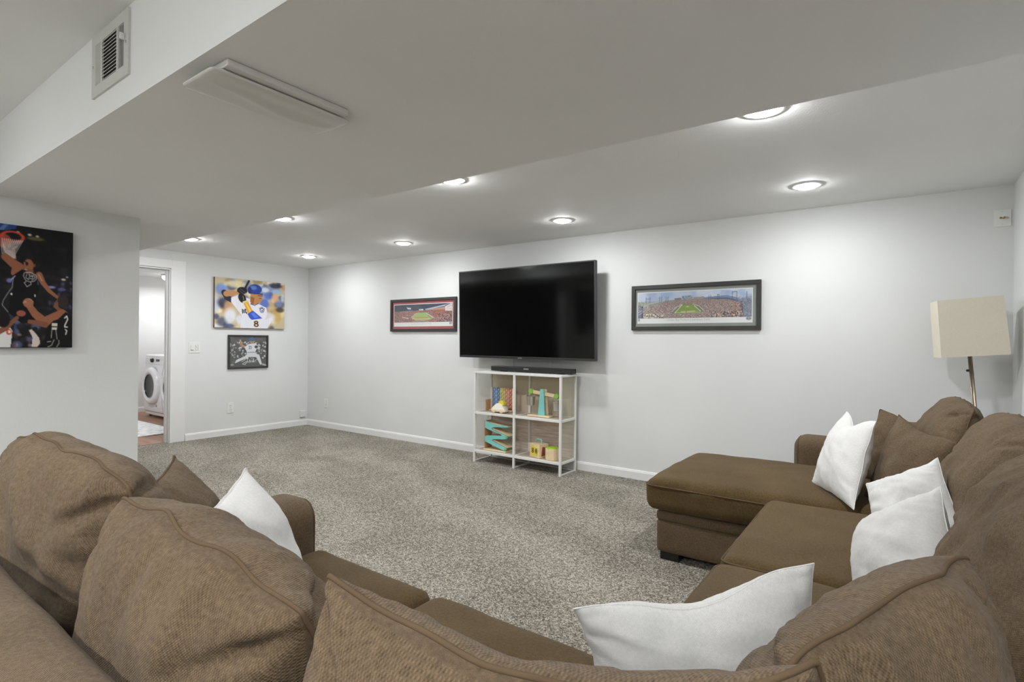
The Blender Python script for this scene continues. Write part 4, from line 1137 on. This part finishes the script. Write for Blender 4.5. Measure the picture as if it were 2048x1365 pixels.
pf, bxx = picture_frame('picture_frame', 'black framed stadium panorama with a red mat to the left of the television', 0, a0, a1, z0, z1, YB, 0.028, 0.032, 'black_frame')
bxx('mat_board', a0 + 0.02, a1 - 0.02, z0 + 0.02, z1 - 0.02, 0.002, 0.012, 'mat_red')
pl, pr, pt, pbm = a0 + 0.056, a1 - 0.058, z1 - 0.062, z0 + 0.062
bxx('print_sheet', pl, pr, pbm, pt, 0.012, 0.0128, 'paper')
print_mesh('print', P, (pl + 0.008, YB - 0.0134, pt - 0.008), (pr - pl - 0.016, 0, 0), (0, 0, -(pt - pbm) * 0.79), pf)
bm = bmesh.new()                                          # caption too small to read: a row of faint strokes
xq = (pl + pr) / 2 - 0.19
while xq < (pl + pr) / 2 + 0.16:
    wq = random.uniform(0.004, 0.012); bm_box(bm, (xq, YB - 0.0134, pbm + 0.027), (xq + wq, YB - 0.0130, pbm + 0.031 + random.uniform(0, 0.003))); xq += wq + 0.003
from_bm('caption', bm, 'ink_grey', pf)
text('W', 0.040, (pr - 0.035, YB - 0.0136, pbm + 0.032), (1, 0, 0), (0, 0, 1), 'ink', pf, bold=True)
bxx('glass', a0 + 0.032, a1 - 0.032, z0 + 0.032, z1 - 0.032, 0.017, 0.019, 'picture_glass')

# ---- stadium panorama in the grey mat (right of the TV)
P = Paint(330, 92, (230, 250, 1815, 655), (168, 178, 196))
P.poly([(230, 240), (1815, 240), (1815, 345), (230, 390)], (164, 178, 204)); P.blobs(40, (230, 240, 1815, 350), (30, 120), [(206, 214, 226), (190, 200, 218), (146, 164, 196), (222, 226, 232)], 0.55)
P.poly([(230, 400), (520, 398), (900, 370), (1190, 362), (1560, 350), (1700, 400), (1815, 430), (1815, 660), (230, 660)], (150, 128, 120))
P.blur(2)
P.grain((230, 390, 1815, 660), [(172, 146, 136), (120, 98, 94), (200, 184, 172), (142, 124, 128), (104, 88, 92)], 0.8, 0.75)
P.poly([(230, 392), (520, 385), (700, 375), (900, 372), (620, 405), (420, 455), (310, 520), (300, 480)], (150, 162, 148), 0.75); P.line([(310, 500), (420, 440), (620, 395), (880, 372)], 8, (112, 132, 126)); P.line([(300, 470), (420, 420), (620, 388)], 6, (206, 208, 196))
P.poly([(1190, 350), (1500, 335), (1640, 385), (1700, 440), (1600, 410), (1400, 380), (1190, 375)], (92, 110, 146)); P.line([(1200, 362), (1500, 352), (1660, 402)], 5, (170, 184, 200)); P.line([(1300, 372), (1520, 385), (1640, 430)], 7, (48, 58, 82))
P.poly([(232, 440), (300, 470), (310, 650), (232, 650)], (92, 104, 140), 0.8); P.line([(300, 470), (296, 640)], 22, (54, 52, 64)); P.line([(235, 600), (300, 560)], 8, (196, 204, 220)); P.line([(235, 560), (290, 530)], 8, (206, 210, 220))
P.poly([(1690, 380), (1815, 360), (1815, 650), (1650, 650)], (110, 120, 140), 0.7); P.grain((1650, 360, 1815, 650), [(206, 214, 224), (60, 72, 104), (120, 130, 150)], 0.5, 0.8); P.line([(1680, 450), (1690, 650)], 34, (54, 54, 70))
P.grain((1280, 560, 1700, 650), [(60, 60, 70), (214, 196, 176), (90, 76, 74), (180, 130, 110)], 0.7, 0.85); P.grain((320, 560, 640, 655), [(212, 196, 160), (90, 84, 84), (180, 160, 130), (120, 116, 120)], 0.6, 0.85); P.grain((1560, 450, 1690, 560), [(196, 150, 112), (170, 110, 84), (90, 70, 66)], 0.5, 0.8)
P.blur(1)
P.clump((310, 440, 1700, 655), [(190, 160, 150), (110, 90, 92), (214, 200, 190), (150, 130, 140), (92, 78, 80)], 0.45, 2, 0.65)
P.clump((1290, 570, 1690, 650), [(40, 40, 52), (226, 204, 180), (80, 70, 72), (200, 140, 116), (120, 130, 160)], 0.7, 3, 0.9)
P.clump((320, 580, 620, 655), [(220, 204, 160), (70, 66, 70), (190, 170, 140), (110, 110, 120), (240, 236, 220)], 0.7, 3, 0.9)
P.clump((232, 380, 420, 560), [(196, 200, 190), (150, 150, 140), (110, 120, 120), (214, 210, 190)], 0.4, 2, 0.6)
P.poly([(890, 320), (1035, 315), (1035, 372), (890, 380)], (130, 142, 156)); P.grain((890, 315, 1035, 378), [(60, 70, 84), (196, 206, 214)], 0.45, 0.9); P.poly([(780, 350), (880, 346), (880, 374), (780, 380)], (120, 116, 110)); P.poly([(1048, 342), (1195, 338), (1195, 362), (1048, 366)], (150, 142, 140))
for x in (355, 415, 560, 590, 655, 685, 1260, 1285, 1375, 1395, 1565, 1625, 1750): P.line([(x, 320 - (30 if x in (1565, 1625, 1750) else 0)), (x, 400)], 6, (72, 84, 104))
P.line([(355, 345), (415, 345)], 6, (72, 84, 104)); P.line([(1565, 290), (1625, 285)], 8, (72, 84, 104)); P.line([(1375, 318), (1395, 318)], 8, (72, 84, 104))
P.poly([(895, 445), (1040, 440), (1190, 535), (1190, 565), (1100, 585), (800, 590), (740, 565)], (112, 124, 84)); P.line([(890, 450), (800, 490), (745, 555)], 7, (214, 216, 206)); P.line([(1040, 445), (1130, 480), (1190, 550)], 7, (214, 216, 206))
P.poly([(905, 452), (1035, 448), (1140, 575), (785, 580)], (122, 146, 62)); P.line([(890, 455), (785, 575)], 8, (226, 228, 220)); P.line([(785, 577), (1140, 572)], 6, (214, 214, 200)); P.line([(1060, 470), (1150, 560)], 9, (222, 224, 210)); P.line([(880, 560), (1070, 555)], 14, (216, 206, 130)); P.ell(966, 485, 22, 8, (196, 206, 150))
for k_ in range(5): P.line([(880 - k_ * 20 + 10, 470 + k_ * 22), (1050 + k_ * 18, 468 + k_ * 22)], 2.5, (150, 170, 100))
P.line([(948, 545), (948, 575)], 5, (60, 60, 50))
a0, a1, z0, z1 = -2.008, -0.902, 1.374, 1.781
pf, bxx = picture_frame('picture_frame', 'black framed stadium panorama with a grey mat to the right of the television', 0, a0, a1, z0, z1, YB, 0.028, 0.034, 'black_frame')
bxx('mat_board', a0 + 0.02, a1 - 0.02, z0 + 0.02, z1 - 0.02, 0.002, 0.012, 'mat_grey')
pl, pr, pt, pbm = a0 + 0.052, a1 - 0.064, z1 - 0.062, z0 + 0.060
bxx('print_sheet', pl, pr, pbm, pt, 0.012, 0.0128, 'paper')
print_mesh('print', P, (pl + 0.006, YB - 0.0134, pt - 0.006), (pr - pl - 0.012, 0, 0), (0, 0, -(pt - pbm) * 0.815), pf)
text('Green Bay Packers | Lambeau Field', 0.026, ((pl + pr) / 2 - 0.03, YB - 0.0136, pbm + 0.032), (1, 0, 0), (0, 0, 1), 'ink_grey', pf)
def disc_mark(name, cx, cz, rx, rz, d, mat, par):
    bm = bmesh.new(); v = [bm.verts.new((cx + rx * math.cos(t), YB - d, cz + rz * math.sin(t))) for t in np.linspace(0, 2 * PI, 29)[:-1]]
    v2 = [bm.verts.new((q.co.x, YB - d + 0.0004, q.co.z)) for q in v]
    bm.faces.new(v); bm.faces.new(v2[::-1])
    for i in range(28): bm.faces.new((v[i], v2[i], v2[(i + 1) % 28], v[(i + 1) % 28]))
    from_bm(name, bm, mat, par)
gx, gz = pr - 0.030, pbm + 0.034
disc_mark('emblem', gx, gz, 0.022, 0.0145, 0.0136, 'ink', pf); disc_mark('emblem', gx, gz, 0.0195, 0.012, 0.0142, 'paper', pf); disc_mark('emblem', gx, gz, 0.0165, 0.0095, 0.0148, 'ink', pf)
text('G', 0.019, (gx, YB - 0.0156, gz), (1.25, 0, 0), (0, 0, 1), 'paper', pf, bold=True)
sx_, sz_ = pl + 0.016, pbm + 0.032
prism('shield', [(sx_ - 0.010, sz_ + 0.012), (sx_, sz_ + 0.014), (sx_ + 0.010, sz_ + 0.012), (sx_ + 0.010, sz_ - 0.004), (sx_, sz_ - 0.014), (sx_ - 0.010, sz_ - 0.004)], 1, YB - 0.0138, YB - 0.0132, 'ink_grey', pf)
text('NFL', 0.008, (sx_, YB - 0.0142, sz_ - 0.003), (1, 0, 0), (0, 0, 1), 'ink', pf)
bxx('glass', a0 + 0.034, a1 - 0.034, z0 + 0.034, z1 - 0.034, 0.017, 0.019, 'picture_glass')

# ================================================================== CEILING FITTINGS
LAB = ['nearest the lamp', 'above the television', 'above the red matted picture', 'in the far corner']
def recessed(x, y, z, label, group, lens='led_lens'):
    t = thing('recessed_light', label, 'ceiling light', (x, y, z), group)
    T = Matrix.Translation((x, y, z))
    lathe('trim_ring', [(0.072, 0.0), (0.094, 0.0), (0.0945, -0.0035), (0.090, -0.0055), (0.078, -0.0075), (0.068, -0.0065), (0.066, 0.0), (0.072, 0.0)], 'trim_white', t, 40, T)
    lathe('lens', [(0.064, -0.004), (0.062, -0.0095), (0.055, -0.0150), (0.036, -0.0205), (0.0, -0.0225)], lens, t, 32, T)
for i, x in enumerate(ROW_X):
    recessed(x, 4.01, ZC, 'round recessed light in the row along the TV wall, ' + LAB[i], 'recessed lights of the TV ceiling', 'led_lens_wall')
for i, x in enumerate(ROW_X):
    recessed(x, 2.60, ZC, 'round recessed light half hidden by the soffit edge, ' + ['nearest the lamp', 'second from the lamp side', 'third from the lamp side', 'farthest, by the door'][i], 'recessed lights of the TV ceiling')
NL = ['beside the partition wall', 'over mid sofa back', 'over the sofa corner']
for i, (x, y) in enumerate(NEAR_LAMPS):
    recessed(x, y, ZN, 'recessed light of the near ceiling, %s row, %s' % ('soffit side' if y > -1 else 'rear', NL[i % 3]), 'recessed lights of the near ceiling', 'led_lens_dim' if y > -1 else 'led_lens')

# flush light box on the soffit underside
fx = thing('ceiling_fixture', 'unlit rectangular light fixture with dented acrylic cover under the soffit', 'ceiling light', (-1.74, 1.03, ZS))
box('pan', (-1.875, 0.80, ZS - 0.022), (-1.625, 1.235, ZS - 0.0005), 'acrylic', fx, bevel=0.004)
def cover_mesh():
    x0, x1, y0, y1 = -1.872, -1.655, 0.772, 1.272
    nx, ny = 24, 60; top = ZS - 0.024; V = []; F = []
    for i in range(nx + 1):
        for j in range(ny + 1):
            u, v = -1 + 2 * i / nx, -1 + 2 * j / ny
            x = (x0 + x1) / 2 + u * (x1 - x0) / 2 * (1 - 0.06 * max(0, abs(v) - 0.9) * 10 * abs(u) ** 4)
            y = (y0 + y1) / 2 + v * (y1 - y0) / 2 * (1 - 0.03 * max(0, abs(u) - 0.8) * 5)
            d = 0.008 * (1 - abs(u) ** 8) * (1 - abs(v) ** 14) + 0.005
            d += (0.0045 * math.exp(-((u + 0.25 * math.sin(3 * v + 0.6)) / 0.22) ** 2) - 0.003 * math.exp(-((u - 0.35) / 0.2) ** 2)) * max(0, 1 - v * v) ** 0.7
            V.append((x, y, top - d))
    n1 = len(V)
    for (x, y, z) in V[:n1]: V.append((x, y, z + 0.004))
    idx = lambda i, j, k=0: k * n1 + i * (ny + 1) + j
    for i in range(nx):
        for j in range(ny):
            F.append((idx(i, j), idx(i, j + 1), idx(i + 1, j + 1), idx(i + 1, j))); F.append((idx(i, j, 1), idx(i + 1, j, 1), idx(i + 1, j + 1, 1), idx(i, j + 1, 1)))
    for i in range(nx):
        for j in (0, ny): F.append((idx(i, j), idx(i + 1, j), idx(i + 1, j, 1), idx(i, j, 1)))
    for j in range(ny):
        for i in (0, nx): F.append((idx(i, j), idx(i, j + 1), idx(i, j + 1, 1), idx(i, j, 1)))
    bm = bmesh.new(); vv = [bm.verts.new(p_) for p_ in V]
    for f_ in F: bm.faces.new([vv[i] for i in f_])
    from_bm('cover', bm, 'acrylic', fx, True)
cover_mesh()

# wall register on the soffit's near face
vt = thing('air_vent', 'white metal air register with louvres on the soffit side', 'vent', (-2.38, YS0, 2.19))
vx0, vx1, vz0, vz1 = -2.560, -2.203, 2.192, 2.428
d0 = YS0 - 0.008
bm = bmesh.new()
i0, i1, j0, j1 = vx0 + 0.040, vx1 - 0.040, vz0 + 0.040, vz1 - 0.040
for lo, hi in (((vx0, d0, j1), (vx1, YS0, vz1)), ((vx0, d0, vz0), (vx1, YS0, j0)), ((vx0, d0, j0), (i0, YS0, j1)), ((i1, d0, j0), (vx1, YS0, j1)),
               ((i0 + 0.055, d0, j0), (i0 + 0.068, YS0, j1)), ((i1 - 0.068, d0, j0), (i1 - 0.055, YS0, j1))):
    bm_box(bm, lo, hi)
from_bm('faceplate', bm, 'vent_white', vt)
box('duct_shade', (i0, YS0 - 0.0015, j0), (i1, YS0 - 0.0005, j1), 'vent_dark', vt)  # flat dark sheet, its colour stands in for the shade behind the louvres
for k_ in range(5):
    for xa in (i0 + 0.004 + k_ * 0.0108, i1 - 0.052 + k_ * 0.0108):
        M_ = Matrix.Translation((xa, d0 + 0.003, 0)) @ Matrix.Rotation(math.radians(-35 if xa < -2.4 else 74), 4, 'Z')
        box('louvre', (-0.0007, -0.004, j0), (0.0008, 0.004, j1), 'vent_white', vt, M=M_)
xa, xb = i0 + 0.068, i1 - 0.068
for k_ in range(12):
    z = j0 + 0.006 + k_ * 0.0133
    M_ = Matrix.Translation((0, d0 + 0.003, z)) @ Matrix.Rotation(math.radians(42), 4, 'X')
    box('louvre', (xa, -0.004, -0.0008), (xb, 0.004, 0.0008), 'vent_white', vt, M=M_)
box('lever', (i1 + 0.006, d0 - 0.016, 2.318), (i1 + 0.012, d0, 2.342), 'white_plastic', vt, bevel=0.002)
for x_ in (vx0 + 0.016, vx1 - 0.018):
    lathe('screw', [(0, -0.003), (0.004, -0.002), (0.005, 0)], 'chrome', vt, 12, Matrix.Translation((x_, d0 - 0.0, 2.31)) @ Matrix.Rotation(-PI / 2, 4, 'X'))

# ================================================================== WALL PLATES
def outlet(name, label, axis, a, z0, z1, wall, w=0.075):
    s = -1 if axis == 0 else 1
    t = thing(name, label, 'outlet', (a, wall, z0) if axis == 0 else (wall, a, z0), 'wall outlets')
    def b(nm, u0, u1, v0, v1, q0, q1, m, bev=0.0):
        e0, e1 = sorted((wall + s * q0, wall + s * q1))
        box(nm, (u0, e0, v0) if axis == 0 else (e0, u0, v0), (u1, e1, v1) if axis == 0 else (e1, u1, v1), m, t, bevel=bev)
    b('plate', a - w / 2, a + w / 2, z0, z1, 0.0005, 0.006, 'white_plastic', 0.002)
    zm = (z0 + z1) / 2
    for dz in (-0.025, 0.025):
        b('socket', a - 0.018, a + 0.018, zm + dz - 0.017, zm + dz + 0.017, 0.006, 0.0085, 'white_plastic', 0.002)
        for du in (-0.007, 0.007): b('slot', a + du - 0.0015, a + du + 0.0015, zm + dz - 0.002, zm + dz + 0.010, 0.0085, 0.0089, 'dark_slot')
    b('screw', a - 0.003, a + 0.003, zm - 0.003, zm + 0.003, 0.006, 0.0068, 'chrome')
outlet('wall_outlet', 'white wall outlet under the framed pitcher photo', 1, 3.578, 0.288, 0.424, XL, 0.084)
outlet('wall_outlet', 'white wall outlet low on the TV wall near the corner', 0, -6.645, 0.288, 0.418, YB, 0.092)
outlet('wall_outlet', 'white wall outlet behind the left side of the toy shelf', 0, -3.70, 0.345, 0.475, YB, 0.085)
# junction cover above the baseboard by the corner
jb = thing('cable_plate', 'small blank white cover just above the baseboard at the corner', 'wall plate', (XL, 4.625, 0.12))
box('cover', (XL + 0.0005, 4.583, 0.122), (XL + 0.028, 4.668, 0.214), 'wall', jb, bevel=0.004)
box('shadow_strip', (XL + 0.0005, 4.590, 0.114), (XL + 0.020, 4.660, 0.1215), 'mat_grey', jb)  # grey strip painted as the shadow under the cover
# light switch
sw = thing('light_switch', 'white double light switch plate beside the door casing', 'switch', (XL, 3.13, 1.08))
box('plate', (XL + 0.0005, 3.062, 1.080), (XL + 0.006, 3.193, 1.214), 'white_plastic', sw, bevel=0.002)
for yc in (3.100, 3.155):
    box('rocker_frame', (XL + 0.006, yc - 0.019, 1.112), (XL + 0.0075, yc + 0.019, 1.182), 'vent_white', sw)
box('rocker', (XL + 0.0075, 3.084, 1.115), (XL + 0.012, 3.116, 1.179), 'white_plastic', sw, bevel=0.002)
box('dimmer_slider', (XL + 0.0075, 3.142, 1.115), (XL + 0.0105, 3.160, 1.179), 'white_plastic', sw, bevel=0.001)
box('dimmer_knob', (XL + 0.0105, 3.145, 1.150), (XL + 0.016, 3.157, 1.162), 'white_plastic', sw, bevel=0.001)
box('tray', (XL + 0.012, 3.088, 1.117), (XL + 0.017, 3.112, 1.128), 'vent_white', sw)
# speaker terminal plate high on the TV wall
sp = thing('speaker_plate', 'white speaker terminal wall plate high in the right corner', 'wall plate', (0.543, YB, 2.04))
box('plate', (0.500, YB - 0.006, 2.040), (0.586, YB - 0.0005, 2.150), 'white_plastic', sp, bevel=0.002)
box('insert', (0.522, YB - 0.0075, 2.066), (0.562, YB - 0.006, 2.126), 'trim_white', sp, bevel=0.0006)
for x_ in (0.533, 0.551):
    bm = bmesh.new(); bm_lathe(bm, [(0, 0), (0.0045, 0), (0.0045, 0.010), (0.0055, 0.011), (0.0055, 0.020), (0, 0.020)], 12, Matrix.Translation((x_, YB - 0.0075, 2.096)) @ Matrix.Rotation(PI / 2, 4, 'X'))
    from_bm('terminal', bm, 'brass', sp, True)
tube('wire', [(0.537, YB - 0.020, 2.096), (0.545, YB - 0.030, 2.094), (0.553, YB - 0.024, 2.097), (0.566, YB - 0.020, 2.097), (0.572, YB - 0.014, 2.094)], 0.0014, 'lamp_pole', sp, n=6)
for z_ in (2.056, 2.138):
    box('screw', (0.540, YB - 0.0068, z_ - 0.003), (0.546, YB - 0.006, z_ + 0.003), 'vent_white', sp)

# ================================================================== FLOOR LAMP
lp = thing('floor_lamp', 'leaning floor lamp with rectangular white shade in the far right corner', 'lamp', (0.462, 4.40, 0))
LT = Matrix.Translation((0.462, 4.40, 0.0)) @ Matrix.Rotation(math.radians(-4.6), 4, 'Y')
lathe('base', [(0, 0.0), (0.13, 0.0), (0.132, 0.006), (0.125, 0.016), (0.03, 0.022), (0.012, 0.05), (0, 0.05)], 'lamp_pole', lp, 32, Matrix.Translation((0.462, 4.40, 0)))
def LTp(x, y, z): return LT @ Vector((x, y, z))
tube('pole', [LTp(0, 0, 0.02), LTp(0, 0, 0.6), LTp(0, 0, 1.28)], 0.0078, 'lamp_pole', lp, n=14)
tube('pole', [LTp(-0.0115, -0.003, 0.4), LTp(-0.0115, -0.003, 1.24)], 0.0035, 'lamp_pole', lp, n=10)
lathe('knob', [(0, -0.008), (0.007, -0.006), (0.010, 0), (0.007, 0.006), (0, 0.008)], 'black_plastic', lp, 16, LT @ Matrix.Translation((-0.021, -0.01, 1.112)))
LS = LT @ Matrix.Rotation(math.radians(8.5), 4, 'Z')
bm = bmesh.new()
w0, w1, dd, zb, zt = 0.166, 0.160, 0.10, 1.202, 1.558
def ring_(w, d, z): return [bm.verts.new((s_ * w, t_ * d, z)) for s_, t_ in ((-1, -1), (1, -1), (1, 1), (-1, 1))]
o0, o1, n0, n1 = ring_(w0, dd, zb), ring_(w1, dd, zt), ring_(w0 - 0.004, dd - 0.004, zb), ring_(w1 - 0.004, dd - 0.004, zt)
for i in range(4):
    j = (i + 1) % 4
    bm.faces.new((o0[i], o0[j], o1[j], o1[i])); bm.faces.new((n0[i], n1[i], n1[j], n0[j])); bm.faces.new((o0[i], n0[i], n0[j], o0[j])); bm.faces.new((o1[i], o1[j], n1[j], n1[i]))
bmesh.ops.transform(bm, matrix=LS, verts=bm.verts)
shade = from_bm('lamp_shade', bm, 'lamp_shade', lp, recalc=False)
bm = bmesh.new()
for a_, b_ in (((-w1, 0), (w1, 0)), ((0, -dd), (0, dd))):
    bm_tube(bm, [LS @ Vector((a_[0] * .98, a_[1] * .97, 1.30)), LS @ Vector((b_[0] * .98, b_[1] * .97, 1.30))], 0.002, 6)
from_bm('shade_spider', bm, 'lamp_pole', lp)
lathe('bulb', [(0, 0.0), (0.013, 0.0), (0.014, 0.03), (0.028, 0.06), (0.030, 0.085), (0.02, 0.108), (0, 0.115)], 'white_plastic', lp, 20, LT @ Matrix.Translation((0, 0, 1.28)))

# ================================================================== LAUNDRY ROOM THINGS
def washer(x0, label):
    w, yf, yb, h = 0.69, 3.62, 4.38, 0.99
    t = thing('washing_machine', label, 'washing machine', (x0 + w / 2, (yf + yb) / 2, 0), 'front loading laundry machines')
    box('cabinet', (x0, yf, 0.03), (x0 + w, yb, h), 'appliance_white', t, bevel=0.02, seg=3)
    prism('front_panel', [(yf + 0.02, 0.06), (yf - 0.018, 0.10), (yf - 0.03, 0.30), (yf - 0.03, 0.72), (yf - 0.005, 0.84), (yf + 0.02, 0.84)], 0, x0 + 0.006, x0 + w - 0.006, 'appliance_white', t, bevel=0.006)
    prism('control_panel', [(yf + 0.03, 0.84), (yf - 0.008, 0.842), (yf + 0.006, 0.965), (yf + 0.03, 0.985)], 0, x0 + 0.006, x0 + w - 0.006, 'appliance_white', t, bevel=0.004)
    c = Vector((x0 + w / 2, yf - 0.03, 0.505)); R = Matrix.Translation(c) @ Matrix.Rotation(PI / 2, 4, 'X')
    d = lathe('door', [(0.180, 0.0), (0.192, 0.045), (0.22, 0.062), (0.265, 0.055), (0.292, 0.025), (0.297, 0.0)], 'appliance_white', t, 48, R)
    lathe('door_glass', [(0, 0.018), (0.09, 0.022), (0.16, 0.032), (0.187, 0.040)], 'appliance_dark', d, 40, R)
    pts = [c + Vector((0.186 * math.cos(a), -0.045, 0.186 * math.sin(a))) for a in np.linspace(0, 2 * PI, 41)[:-1]]
    tube('door_rim', pts, 0.006, 'chrome', d, n=8, closed=True)
    lathe('dial', [(0, 0.034), (0.026, 0.034), (0.030, 0.028), (0.034, 0.0)], 'appliance_dark', t, 24, Matrix.Translation((x0 + w * 0.42, yf - 0.004, 0.905)) @ Matrix.Rotation(PI / 2 + 0.1, 4, 'X'))
    box('display', (x0 + w * 0.60, yf - 0.006, 0.89), (x0 + w * 0.76, yf + 0.004, 0.925), 'appliance_dark', t)
    box('drawer', (x0 + 0.03, yf - 0.012, 0.865), (x0 + w * 0.27, yf + 0.004, 0.945), 'appliance_white', t, bevel=0.004)
    lathe('drain_cap', [(0, 0.006), (0.016, 0.006), (0.018, 0.0)], 'chrome', t, 20, Matrix.Translation((x0 + w * 0.72, yf - 0.026, 0.20)) @ Matrix.Rotation(PI / 2, 4, 'X'))
    for a in (0.05, w - 0.05):
        for b in (yf + 0.06, yb - 0.06):
            lathe('foot', [(0, 0), (0.022, 0), (0.022, 0.012), (0.012, 0.014), (0.012, 0.035), (0, 0.035)], 'appliance_dark', t, 14, Matrix.Translation((x0 + a, b, 0.002)))
washer(-9.915, 'white front loading washer farther into the laundry room')
washer(-9.215, 'white front loading dryer nearer the doorway')
rg = box('laundry_rug', (-9.6, 2.02, 0.003), (-7.80, 3.31, 0.014), 'rug', None, bevel=0.004)
rg.data.transform(Matrix.Rotation(0, 4, 'Z')); solo(rg); tag(rg, 'pale white patterned rug on the laundry wood floor', 'rug')
def flush_light(x, y, label):
    ll = thing('laundry_light', label, 'ceiling light', (x, y, 2.31), 'laundry ceiling lights')
    T = Matrix.Translation((x, y, 2.31))
    lathe('canopy', [(0, 0.0), (0.15, 0.0), (0.15, -0.02), (0.14, -0.03), (0, -0.03)], 'white_metal', ll, 36, T)
    lathe('diffuser', [(0.14, -0.03), (0.138, -0.06), (0.11, -0.09), (0.06, -0.108), (0, -0.115)], 'laundry_glow', ll, 36, T)
flush_light(-9.80, 3.95, 'round flush ceiling light glowing above the washers')
flush_light(-8.60, 2.10, 'round flush ceiling light on the doorway side of the laundry room')
